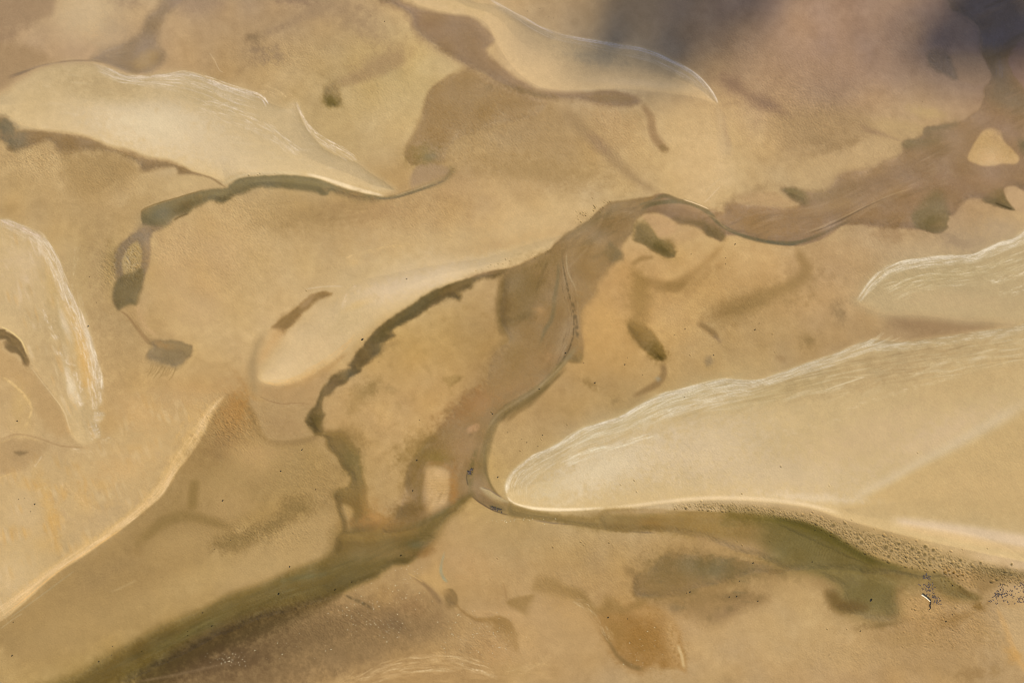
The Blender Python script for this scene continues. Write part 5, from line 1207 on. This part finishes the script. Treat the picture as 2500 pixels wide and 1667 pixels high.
def sand_material():
    m, nt, p = new_mat("sand")
    at = nt.nodes.new("ShaderNodeAttribute"); at.attribute_name = "sediment"
    tc = nt.nodes.new("ShaderNodeTexCoord")
    n1 = nt.nodes.new("ShaderNodeTexNoise"); n1.inputs["Scale"].default_value = 2.6; n1.inputs["Detail"].default_value = 4
    n2 = nt.nodes.new("ShaderNodeTexNoise"); n2.inputs["Scale"].default_value = 0.35; n2.inputs["Detail"].default_value = 5
    for n in (n1, n2):
        nt.links.new(tc.outputs["Object"], n.inputs["Vector"])
    mp = nt.nodes.new("ShaderNodeMapRange"); mp.inputs[1].default_value = .3; mp.inputs[2].default_value = .7; mp.inputs[3].default_value = .93; mp.inputs[4].default_value = 1.07
    nt.links.new(n1.outputs[0], mp.inputs[0])
    mp2 = nt.nodes.new("ShaderNodeMapRange"); mp2.inputs[1].default_value = .3; mp2.inputs[2].default_value = .7; mp2.inputs[3].default_value = .965; mp2.inputs[4].default_value = 1.035
    nt.links.new(n2.outputs[0], mp2.inputs[0])
    mu = nt.nodes.new("ShaderNodeMath"); mu.operation = 'MULTIPLY'
    nt.links.new(mp.outputs[0], mu.inputs[0]); nt.links.new(mp2.outputs[0], mu.inputs[1])
    vm = nt.nodes.new("ShaderNodeVectorMath"); vm.operation = 'SCALE'
    nt.links.new(at.outputs["Color"], vm.inputs[0]); nt.links.new(mu.outputs[0], vm.inputs["Scale"])
    nt.links.new(vm.outputs[0], p.inputs["Base Color"])
    p.inputs["Roughness"].default_value = 0.95
    p.inputs["Specular IOR Level"].default_value = 0.06
    bp = nt.nodes.new("ShaderNodeBump"); bp.inputs["Strength"].default_value = .25; bp.inputs["Distance"].default_value = .05
    nt.links.new(n1.outputs[0], bp.inputs["Height"])
    nt.links.new(bp.outputs[0], p.inputs["Normal"])
    return m
SAND = sand_material()

SIGMA = np.array([0.30, 0.45, 0.95], np.float32)           # what a metre of this silty water takes out
def water_material():
    m, nt, p = new_mat("river_water")
    nt.nodes.remove(p)
    out = nt.nodes["Material Output"]
    tr = nt.nodes.new("ShaderNodeBsdfTransparent")
    gl = nt.nodes.new("ShaderNodeBsdfGlossy"); gl.inputs["Roughness"].default_value = .12
    lw = nt.nodes.new("ShaderNodeLayerWeight"); lw.inputs[0].default_value = .5
    pw = nt.nodes.new("ShaderNodeMath"); pw.operation = 'POWER'; pw.inputs[1].default_value = 5
    fr = nt.nodes.new("ShaderNodeMath"); fr.operation = 'MULTIPLY_ADD'; fr.inputs[1].default_value = .98; fr.inputs[2].default_value = .02
    nt.links.new(lw.outputs["Facing"], pw.inputs[0]); nt.links.new(pw.outputs[0], fr.inputs[0])
    mx = nt.nodes.new("ShaderNodeMixShader")
    tc = nt.nodes.new("ShaderNodeTexCoord")
    nz = nt.nodes.new("ShaderNodeTexNoise"); nz.inputs["Scale"].default_value = 1.1; nz.inputs["Detail"].default_value = 3
    nt.links.new(tc.outputs["Object"], nz.inputs["Vector"])
    bp = nt.nodes.new("ShaderNodeBump"); bp.inputs["Strength"].default_value = .12; bp.inputs["Distance"].default_value = .1
    nt.links.new(nz.outputs[0], bp.inputs["Height"])
    nt.links.new(bp.outputs[0], gl.inputs["Normal"])
    nt.links.new(fr.outputs[0], mx.inputs[0]); nt.links.new(tr.outputs[0], mx.inputs[1]); nt.links.new(gl.outputs[0], mx.inputs[2])
    nt.links.new(mx.outputs[0], out.inputs["Surface"])
    ab = nt.nodes.new("ShaderNodeVolumeAbsorption")
    ab.inputs["Density"].default_value = 1.0
    ab.inputs["Color"].default_value = (1 - float(SIGMA[0]), 1 - float(SIGMA[1]), 1 - float(SIGMA[2]), 1)
    nt.links.new(ab.outputs[0], out.inputs["Volume"])
    return m
WATER = water_material()

def plain(name, c, rough=.85, var=.25, scale=6.0):
    m, nt, p = new_mat(name)
    tc = nt.nodes.new("ShaderNodeTexCoord")
    nz = nt.nodes.new("ShaderNodeTexNoise"); nz.inputs["Scale"].default_value = scale; nz.inputs["Detail"].default_value = 4
    rp = nt.nodes.new("ShaderNodeValToRGB")
    rp.color_ramp.elements[0].position = .3; rp.color_ramp.elements[1].position = .7
    rp.color_ramp.elements[0].color = tuple(v * (1 - var) for v in c) + (1,)
    rp.color_ramp.elements[1].color = tuple(min(1, v * (1 + var)) for v in c) + (1,)
    nt.links.new(tc.outputs["Object"], nz.inputs["Vector"]); nt.links.new(nz.outputs[0], rp.inputs[0])
    nt.links.new(rp.outputs[0], p.inputs["Base Color"])
    p.inputs["Roughness"].default_value = rough
    p.inputs["Specular IOR Level"].default_value = .2
    return m

# ------------------------------------------------------------------ the ground: one grid in image coordinates, cut into flat and bars
UX, VY = np.meshgrid(xs.astype(np.float64), ys.astype(np.float64))
WX, WY = pixel_to_ground(UX, VY)
level = N260 * .10                                           # the water table slopes a little
PATH = 1.06 + 1.0 / math.sin(SUN_EL)
trans = np.exp(-depth[..., None] * SIGMA * PATH)
bed = np.clip(lin / IRR / trans, .012, .82).astype(f4)
WZ = (height - N260 * .10 + level + .03 - depth).astype(np.float64)

def grid_normals(X, Y, Z):
    ax, ay, az = np.gradient(X, axis=1), np.gradient(Y, axis=1), np.gradient(Z, axis=1)
    bx_, by_, bz_ = np.gradient(X, axis=0), np.gradient(Y, axis=0), np.gradient(Z, axis=0)
    nx_, ny_, nz_ = ay * bz_ - az * by_, az * bx_ - ax * bz_, ax * by_ - ay * bx_
    l = np.sqrt(nx_ ** 2 + ny_ ** 2 + nz_ ** 2) * np.sign(nz_)
    return np.stack([nx_ / l, ny_ / l, nz_ / l], -1)
NRM = grid_normals(WX, WY, WZ)

def grid_mesh(name, cells, X, Y, Z, mat, colour=None, normals=None, extra=None):
    """mesh of the chosen grid cells (bool NY-1 x NX-1)"""
    idx = np.arange(NY * NX, dtype=np.int64).reshape(NY, NX)
    a, b, c, d = idx[:-1, :-1][cells], idx[:-1, 1:][cells], idx[1:, 1:][cells], idx[1:, :-1][cells]
    quads = np.stack([a, d, c, b], 1)                         # image y runs south: this order faces up
    used, inv = np.unique(quads.ravel(), return_inverse=True)
    co = np.stack([X.ravel()[used], Y.ravel()[used], Z.ravel()[used]], 1)
    inv = inv.astype(np.int32)
    colv = colour.reshape(-1, 3)[used] if colour is not None else None
    nrm = normals.reshape(-1, 3)[used] if normals is not None else None
    if extra is not None:                                     # far ground round the image grid
        eco, equads, ecol = extra
        off = len(co)
        inv = np.r_[inv, (equads + off).ravel().astype(np.int32)]
        co = np.r_[co, eco]
        colv = np.r_[colv, ecol]
        nrm = np.r_[nrm, np.tile([[0, 0, 1.0]], (len(eco), 1))]
    me = bpy.data.meshes.new(name)
    nf = len(inv) // 4
    me.vertices.add(len(co)); me.loops.add(len(inv)); me.polygons.add(nf)
    me.vertices.foreach_set("co", co.astype(f4).ravel())
    me.loops.foreach_set("vertex_index", inv)
    me.polygons.foreach_set("loop_start", np.arange(nf, dtype=np.int32) * 4)
    me.polygons.foreach_set("use_smooth", np.ones(nf, bool))
    me.update(calc_edges=True)
    if colv is not None:
        at = me.attributes.new("sediment", 'FLOAT_COLOR', 'POINT')
        at.data.foreach_set("color", np.c_[colv, np.ones(len(colv))].astype(f4).ravel())
    if nrm is not None:
        me.normals_split_custom_set_from_vertices(nrm.astype(f4))
    me.materials.append(mat)
    o = bpy.data.objects.new(name, me)
    COL.objects.link(o)
    return o

def structure(o, label=None):
    o["kind"] = "structure"
    if label:
        o["label"] = label
    return o

def far_ground():
    """the same flat carried on to the horizon, ring after ring"""
    rim = np.r_[[(i, 0) for i in range(0, NX - 1, 12)], [(NX - 1, j) for j in range(0, NY - 1, 12)], [(i, NY - 1) for i in range(NX - 1, 0, -12)], [(0, j) for j in range(NY - 1, 0, -12)]]
    x0, y0, z0 = WX[rim[:, 1], rim[:, 0]], WY[rim[:, 1], rim[:, 0]], WZ[rim[:, 1], rim[:, 0]]
    c0 = bed[rim[:, 1], rim[:, 0]]
    mean = np.array([.36, .25, .14])
    co, colr, qd = [], [], []
    facs = [.985, 1.08, 1.2, 1.4, 1.7, 2.2, 3, 4.5, 8, 16, 40, 120]
    n = len(rim)
    rr = np.random.default_rng(3)
    for k, f in enumerate(facs):
        t = min(1, k / 4)
        co.append(np.stack([x0 * f, y0 * f, z0 * (1 - t) - (.25 if k == 0 else .05)], 1))
        v = 1 + .12 * np.convolve(np.r_[(w := rr.standard_normal(n)), w[:8]], np.ones(9) / 3, 'valid')[:n, None]
        colr.append(c0 * (1 - t) + mean * t * v)
        if k:
            for i in range(n):
                j = (i + 1) % n
                qd.append(((k - 1) * n + i, k * n + i, k * n + j, (k - 1) * n + j))
    return np.concatenate(co), np.array(qd), np.clip(np.concatenate(colr), .02, .8)

cellx, celly = UX[:-1, :-1] + GX / 2, VY[:-1, :-1] + GY / 2
taken = np.zeros((NY - 1, NX - 1), bool)
BARS = (("bar_a", "pale streaked sandbar sweeping across the upper left"), ("bar_b", "white-crusted golden sandbar at the left edge"), ("bar_c", "pale sandbar with a white streaked rim at the right edge"),
        ("bar_d", "largest pale sandbar, streaked along its upper side, right of the channel bend"), ("bar_e", "narrow sandbar ending in a thin white spit at the top"), ("tongue", "pale tongue of sand above the dark tributary"),
        ("gold", "golden mottled flat with an orange ridge, lower left"))
for key, lab in BARS:
    win, sd, _ = poly_sdf(KEEP[key], 3, 8)
    mk = np.zeros((NY, NX), bool); mk[win] = sd < 0
    cells = mk[:-1, :-1] & ~taken
    taken |= cells
    structure(grid_mesh("sandbar", cells, WX, WY, WZ, SAND, bed, NRM), lab)
ring = far_ground()
structure(grid_mesh("ground", ~taken, WX, WY, WZ, SAND, bed, NRM, ring), "tidal sand flat, tan and brown, wet in its hollows")

# ------------------------------------------------------------------ water lying in the channels and pools
WS = (level + .004).astype(np.float64)
wet = (WZ < WS + .012)
grow = wet.copy()
for dy in (-2, -1, 0, 1, 2):
    for dx in (-2, -1, 0, 1, 2):
        grow |= np.roll(np.roll(wet, dy, 0), dx, 1)
wc = (grow[:-1, :-1] & (depth[:-1, :-1] > .004))
structure(grid_mesh("water", wc, WX, WY, WS, WATER), "shallow olive water in the channels and pools")

# ------------------------------------------------------------------ clouds, high up towards the sun; the camera flies below them
CLOUD = plain("cloud", (.85, .86, .88), .9, .04, .02)
def cloud_material(name, cover):
    m, nt, p = new_mat(name)
    out = nt.nodes["Material Output"]
    p.inputs["Base Color"].default_value = (.86, .87, .9, 1)
    p.inputs["Roughness"].default_value = 1
    tr = nt.nodes.new("ShaderNodeBsdfTransparent")
    mx = nt.nodes.new("ShaderNodeMixShader"); mx.inputs[0].default_value = cover
    nt.links.new(tr.outputs[0], mx.inputs[1]); nt.links.new(p.outputs[0], mx.inputs[2])
    nt.links.new(mx.outputs[0], out.inputs["Surface"])
    return m
CLOUD_H = 1500.0
def cloud(puffs, cover, label, seed):
    """puffs: where their shadow falls, in image pixels, and radius"""
    r = random.Random(seed)
    bm = bmesh.new()
    for x, y, rad in puffs:
        gx, gy = pixel_to_ground(x, y)
        c = Vector((float(gx), float(gy), 0)) + SUN_DIR * (CLOUD_H / SUN_DIR.z) + Vector((0, 0, r.uniform(-25, 25)))
        rm = rad * UNIT
        t = bmesh.ops.create_icosphere(bm, subdivisions=3, radius=1.0)
        ph = [r.uniform(0, 6) for _ in range(6)]
        for v in t["verts"]:
            p = v.co
            k = 1 + .13 * math.sin(4 * p.x + ph[0]) * math.sin(4 * p.y + ph[1]) + .09 * math.sin(8 * p.z + ph[2] + 5 * p.x)
            v.co = c + Vector((p.x * rm * k, p.y * rm * k, p.z * rm * k * .7))
    me = bpy.data.meshes.new("cloud"); bm.to_mesh(me); bm.free()
    for f in me.polygons: f.use_smooth = True
    me.materials.append(cloud_material("cloud_vapour", cover))
    o = bpy.data.objects.new("cloud", me); COL.objects.link(o)
    structure(o, label)
    return o
cloud([(1560,30,70),(1610,60,60),(1520,5,60),(1575,95,42),(1660,60,60),(1710,60,52),(1770,30,56),(1840,10,56),(1900,-15,40),(1640,-50,80),(1740,-60,80),(1880,-60,60),(1500,100,30),(1440,-60,40),(1530,-60,80),(1650,110,30)], .80, "white cloud whose shadow darkens the top of the flat", 1)
cloud([(2400,-10,80),(2470,40,70),(2330,-40,60),(2500,-60,140),(2560,30,90),(2330,70,46),(2290,50,46),(2350,115,30),(2240,-40,50),(2240,60,26),(2440,100,34)], .84, "white cloud shading the top right corner", 2)
cloud([(2115,110,22),(2098,155,24),(2128,70,20),(2078,195,15)], .8, "small cloud beside the corner cloud", 3)

# ------------------------------------------------------------------ things lying on the flat
def ground_at(x, y):
    i = min(max(int(round((x - SX0) / GX)), 0), NX - 1); j = min(max(int(round((y - SY0) / GY)), 0), NY - 1)
    gx, gy = pixel_to_ground(x, y)
    return Vector((float(gx), float(gy), float(WZ[j, i])))

def tag(o, label, cat, group=None):
    o["label"] = label; o["category"] = cat
    if group: o["group"] = group

STONE = plain("dark_stone", (.028, .024, .020), .8, .4, 3.0)
def stone_mesh(seed):
    r = random.Random(seed)
    bm = bmesh.new()
    bmesh.ops.create_icosphere(bm, subdivisions=3, radius=.5)
    ph = [r.uniform(0, 6) for _ in range(9)]
    for v in bm.verts:
        p = v.co.normalized()
        k = 1 + .16 * math.sin(3 * p.x + ph[0]) * math.cos(3.5 * p.y + ph[1]) + .10 * math.sin(6 * p.y + ph[2]) + .07 * math.sin(9 * p.z + 4 * p.x + ph[3])
        k = min(k, 1.12)
        v.co = Vector((p.x * .62 * k, p.y * .42 * k, p.z * .34 * k)) 
    me = bpy.data.meshes.new("stone"); bm.to_mesh(me); bm.free()
    for f in me.polygons: f.use_smooth = True
    me.materials.append(STONE)
    return me
STONES = [stone_mesh(k) for k in range(6)]
stone_spots = (
 ("small dark stone on the tan flat just right of the white-crusted left sandbar", None, [(218,676,.45),(235,739,.4)]),
 ("dark stone on the white crust along the right edge of the left sandbar", None, [(215,797,.7)]),
 ("dark slender stone on the pale sand above the left brown streak, pointing upward", None, [(42,1028,.7)]),
 ("dark stone among the orange patches of the golden lower left flat", None, [(85,1231,.75),(46,1219,.4),(60,1217,.35),(75,1249,.45)]),
 ("dark slanting stone on brown sand between the golden ridge and the mottled band", None, [(543,1222,.8)]),
 ("small dark stone on the brown sand below the mottled dark band", None, [(563,1318,.4),(523,1340,.45),(457,1540,.45),(457,1550,.5)]),
 ("small dark stone on the pale tongue of sand in the middle", None, [(993,682,.6)]),
 ("broad dark stone beside the upper edge of the dark tributary", None, [(884,829,1.1)]),
 ("small dark stone on the tan sand below the dark tributary", None, [(925,883,.4),(1024,1025,.45),(737,1098,.7),(770,1195,.5)]),
 ("round black stone on brown sand left of the dark side channel", None, [(685,1150,.7)]),
 ("dark stone at the left rim of the brown delta", None, [(1017,1123,.75),(1007,1197,.7)]),
 ("dark stone on the upper shore of the olive lower left channel", None, [(494,1495,.6),(275,1577,.4),(345,1589,.4),(273,1598,.45),(241,1614,.65),(707,1383,.7)]),
 ("dark stone in the olive water of the lower left channel", None, [(516,1527,.75),(679,1449,.95),(817,1439,.75),(858,1420,.6),(978,1355,.8)]),
 ("dark slender stone near the lower left corner", None, [(29,1600,.7),(32,1518,.5)]),
 ("black stone on the dark thread at the right side of the brown delta", None, [(1380,862,.9),(1316,950,.6),(1202,1010,.65)]),
 ("black stone in the small dark stain right of the delta thread", None, [(1452,935,.75)]),
 ("small dark stone on the orange shallows right of the delta", None, [(1525,890,.65),(1425,886,.4),(1532,873,.4),(1569,915,.45),(1672,804,.6),(1647,818,.35),(1671,970,.4)]),
 ("dark stone on the tan flat between the soft dark arc and the big bar", None, [(1843,805,.75),(1853,790,.5),(1742,867,.6)]),
 ("brown stone just below the curved wet reach", None, [(1794,597,.8),(1771,645,.45),(1687,621,.5),(1771,630,.4)]),
 ("small dark stone on the flat left of the rounded end of the big bar", None, [(1215,1165,.75),(1286,1080,.5),(1313,1089,.5),(1324,1062,.5),(1238,1056,.4),(1274,1072,.4)]),
 ("small dark stone in the olive water under the pitted bank", None, [(1990,1294,.6),(1983,1371,.6),(2024,1340,.35)]),
 ("black stone on the edge of the grey-green lagoon under the pale scalloped shore", None, [(1838,1374,.75)]),
 ("dark stone in the mottled grey-brown shallows below the lagoon", None, [(1684,1445,.75),(1676,1447,.45),(1780,1457,.6),(1798,1456,.7),(1850,1467,.6),(1805,1418,.5)]),
 ("black stone on the orange-brown bed at the bottom", None, [(1484,1507,.75),(1532,1510,.5)]),
 ("small dark stone alone on the pale sand at the bottom right", None, [(2024,1598,.4)]),
 ("dark stone on the pitted sand below the driftwood", None, [(2309,1517,.75),(2100,1540,.6),(2325,1500,.4)]),
 ("dark stone in the olive wedge of water right of the driftwood", None, [(2325,1429,.75)]),
 ("dark spidery clump of stone and weed left of the driftwood", None, [(2126,1465,1.3)]),
 ("small dark stone on the tan sand near the top, left of the grey trough", None, [(939,53,.6),(872,103,.3)]),
 ("small dark stone above the streaked spit at the top", None, [(1340,42,.35),(1351,45,.35),(1318,22,.35),(1288,28,.4),(1345,30,.3)]),
 ("small dark stone on the brown flat near the upper right corner", None, [(2251,250,.45)]),
)
rs = random.Random(5)
nst = 0
for label, grp, spots in stone_spots:
    for x, y, sz in spots:
        o = bpy.data.objects.new("stone", STONES[nst % 6])
        COL.objects.link(o)
        o.location = ground_at(x, y) + Vector((0, 0, .12 * sz))
        o.rotation_euler = (rs.uniform(-.1, .1), rs.uniform(-.1, .1), rs.uniform(.3, 1.4))
        o.scale = (sz * .66, sz * .66, sz * .75)
        tag(o, label, "stone", "dark stones scattered over the flat")
        nst += 1

# driftwood: a bleached bare trunk with a dark broken crown end
def tube(pts, rad, name, mat, parent=None, seg=10, knots=0.0, seed=0):
    r = random.Random(seed)
    bm = bmesh.new()
    rings = []
    n = len(pts)
    for k, p in enumerate(pts):
        d = (pts[min(k + 1, n - 1)] - pts[max(k - 1, 0)]).normalized()
        u = d.cross(Vector((0, 0, 1))).normalized(); v = u.cross(d)
        rr = rad[k] * (1 + r.uniform(-knots, knots))
        rings.append([bm.verts.new(p + (u * math.cos(a) + v * math.sin(a)) * rr * (1 + .08 * math.sin(3 * a + k))) for a in (2 * math.pi * q / seg for q in range(seg))])
    for a, b in zip(rings, rings[1:]):
        for q in range(seg):
            bm.faces.new((a[q], a[(q + 1) % seg], b[(q + 1) % seg], b[q]))
    bm.faces.new(rings[0][::-1]); bm.faces.new(rings[-1])
    bmesh.ops.recalc_face_normals(bm, faces=bm.faces)
    me = bpy.data.meshes.new(name); bm.to_mesh(me); bm.free()
    for f in me.polygons: f.use_smooth = True
    me.materials.append(mat)
    o = bpy.data.objects.new(name, me); COL.objects.link(o)
    if parent is not None:
        o.parent = parent
    return o

def polyline(spots, lift, sub=4):
    c = spline([(a, b) for a, b in spots], False, sub)
    return [ground_at(a, b) for a, b in c], c
BLEACHED = plain("bleached_wood", (.60, .53, .42), .8, .2, 5)
DARKWOOD = plain("dark_wet_wood", (.045, .030, .022), .6, .3, 5)
root = bpy.data.objects.new("driftwood", None)
base = ground_at(2262, 1460)
root.location = base
COL.objects.link(root)
tag(root, "bleached bent driftwood trunk with a dark broken branch, lower right", "driftwood")
pts, _ = polyline([(2249,1451.6),(2256,1456),(2261,1459.6),(2267,1465),(2270.5,1468.5)], 0)
nn = len(pts)
tube([p - base + Vector((0, 0, .50 - .05 * k / nn)) for k, p in enumerate(pts)], [.28 - .08 * k / nn for k in range(nn)], "trunk", BLEACHED, root, 12, .08, 1)
pts, _ = polyline([(2270,1468),(2270.6,1474),(2269,1480),(2271,1484),(2268.2,1488)], 0)
nn = len(pts)
br = tube([p - base + Vector((0, 0, .42 - .25 * k / nn)) for k, p in enumerate(pts)], [.24 - .13 * k / nn for k in range(nn)], "branch", DARKWOOD, root, 10, .1, 2)
br["label"] = "dark wet branch bent down from the trunk end"
pts, _ = polyline([(2269,1480),(2267,1477.5),(2266,1475)], 0)
tube([p - base + Vector((0, 0, .3 + .2 * k / len(pts))) for k, p in enumerate(pts)], [.10 - .05 * k / len(pts) for k in range(len(pts))], "snag", DARKWOOD, root, 8, .1, 3)

# seaweed: tangles of dark purple-brown strands, far too many to count
WEED = plain("seaweed", (.11, .085, .085), .7, .4, 1.5)
def inside(pt, poly):
    x, y = pt; c = False
    for k in range(len(poly)):
        (x0, y0), (x1, y1) = poly[k], poly[k - 1]
        if (y0 > y) != (y1 > y) and x < (x1 - x0) * (y - y0) / (y1 - y0) + x0:
            c = not c
    return c
def weed(poly, count, label, seed, length=(3, 8), w=.12):
    r = random.Random(seed)
    bm = bmesh.new()
    bx0, bx1 = min(p[0] for p in poly), max(p[0] for p in poly)
    by0, by1 = min(p[1] for p in poly), max(p[1] for p in poly)
    cl = [(r.uniform(bx0, bx1), r.uniform(by0, by1)) for _ in range(26)]
    made = 0
    while made < count:
        c = r.choice(cl)
        x, y = c[0] + r.gauss(0, 7), c[1] + r.gauss(0, 6)
        if not inside((x, y), poly):
            continue
        made += 1
        a = r.uniform(0, 6.28); L = r.uniform(*length); n = 6
        prev = None
        for k in range(n):
            g = ground_at(x, y); g.z = max(g.z, 0) + .05
            ww = w * r.uniform(.5, 1.2) * (1 if 0 < k < n - 1 else .3)
            side = Vector((-math.sin(a), -math.cos(a), 0)) * ww
            up = Vector((0, 0, ww * .9))
            q = [bm.verts.new(g + side), bm.verts.new(g + up), bm.verts.new(g - side), bm.verts.new(g - up * .4)]
            if prev:
                for e in range(4):
                    bm.faces.new((prev[e], prev[(e + 1) % 4], q[(e + 1) % 4], q[e]))
            else:
                bm.faces.new(q)
            prev = q
            a += r.gauss(0, .7)
            x += math.cos(a) * L / n; y += math.sin(a) * L / n
        bm.faces.new(prev[::-1])
    bmesh.ops.recalc_face_normals(bm, faces=bm.faces)
    me = bpy.data.meshes.new("seaweed"); bm.to_mesh(me); bm.free()
    me.materials.append(WEED)
    o = bpy.data.objects.new("seaweed", me); COL.objects.link(o)
    o["kind"] = "stuff"; tag(o, label, "seaweed")
weed([(2413,1468),(2423,1453),(2432,1443),(2440,1426),(2447,1426),(2456,1433),(2468,1438),(2487,1423),(2520,1420),(2525,1478),(2491,1478),(2472,1473),(2456,1475),(2441,1471),(2422,1472)], 210, "purple-brown seaweed tangle at the right edge below the pitted bank", 1)
weed([(2240,1425),(2255,1420),(2280,1424),(2282,1432),(2280,1448),(2295,1460),(2296,1475),(2281,1473),(2274,1455),(2258,1449),(2242,1444)], 90, "sparse dark seaweed just above the driftwood trunk", 2, (3, 8), .13)
weed([(2248,1402),(2262,1400),(2273,1408),(2272,1416),(2258,1414)], 30, "small dark seaweed patch in the olive water above the driftwood", 3, (3, 7), .13)
weed([(1147,1143),(1153,1142),(1155,1150),(1148,1160),(1141,1160),(1142,1152)], 26, "dark green weed clump in the channel bend left of the big bar", 4, (3, 7), .15)
weed([(1195,1236),(1210,1238),(1226,1244),(1228,1249),(1212,1246),(1198,1241)], 22, "dark weed in the narrow channel under the rounded end of the big bar", 5, (3, 7), .14)

# pale solid flecks imitating sun glitter
GLINT = plain("glint", (.78, .68, .48), .5, .1, 2)
def glints(spots, label, seed):
    r = random.Random(seed)
    bm = bmesh.new()
    for x, y, sx, sy, n in spots:
        for _ in range(n):
            px, py = r.gauss(x, sx), r.gauss(y, sy)
            g = ground_at(px, py); g.z += .06
            rad = .045 + min(r.expovariate(18), .16)
            t = bmesh.ops.create_icosphere(bm, subdivisions=1, radius=rad)
            for v in t["verts"]:
                v.co = Vector((v.co.x * 1.2, v.co.y * .9, v.co.z * .6)) + g
    me = bpy.data.meshes.new("glints"); bm.to_mesh(me); bm.free()
    me.materials.append(GLINT)
    o = bpy.data.objects.new("glints", me); COL.objects.link(o)
    o["kind"] = "stuff"; tag(o, label, "glints")
glints([(970,1440,36,16,50),(905,1475,26,12,26),(880,1515,40,12,40),(950,1535,22,14,40),(1010,1400,18,12,20),(860,1490,14,8,16),(560,1610,30,8,60),(700,1590,60,18,16),(1140,1530,40,26,50),(1225,1550,20,26,30),(1180,1600,50,18,30),(1270,1268,40,5,34),(1570,1600,30,26,30)], "pale flecks imitating sun glitter over the brown sand at the bottom", 1)
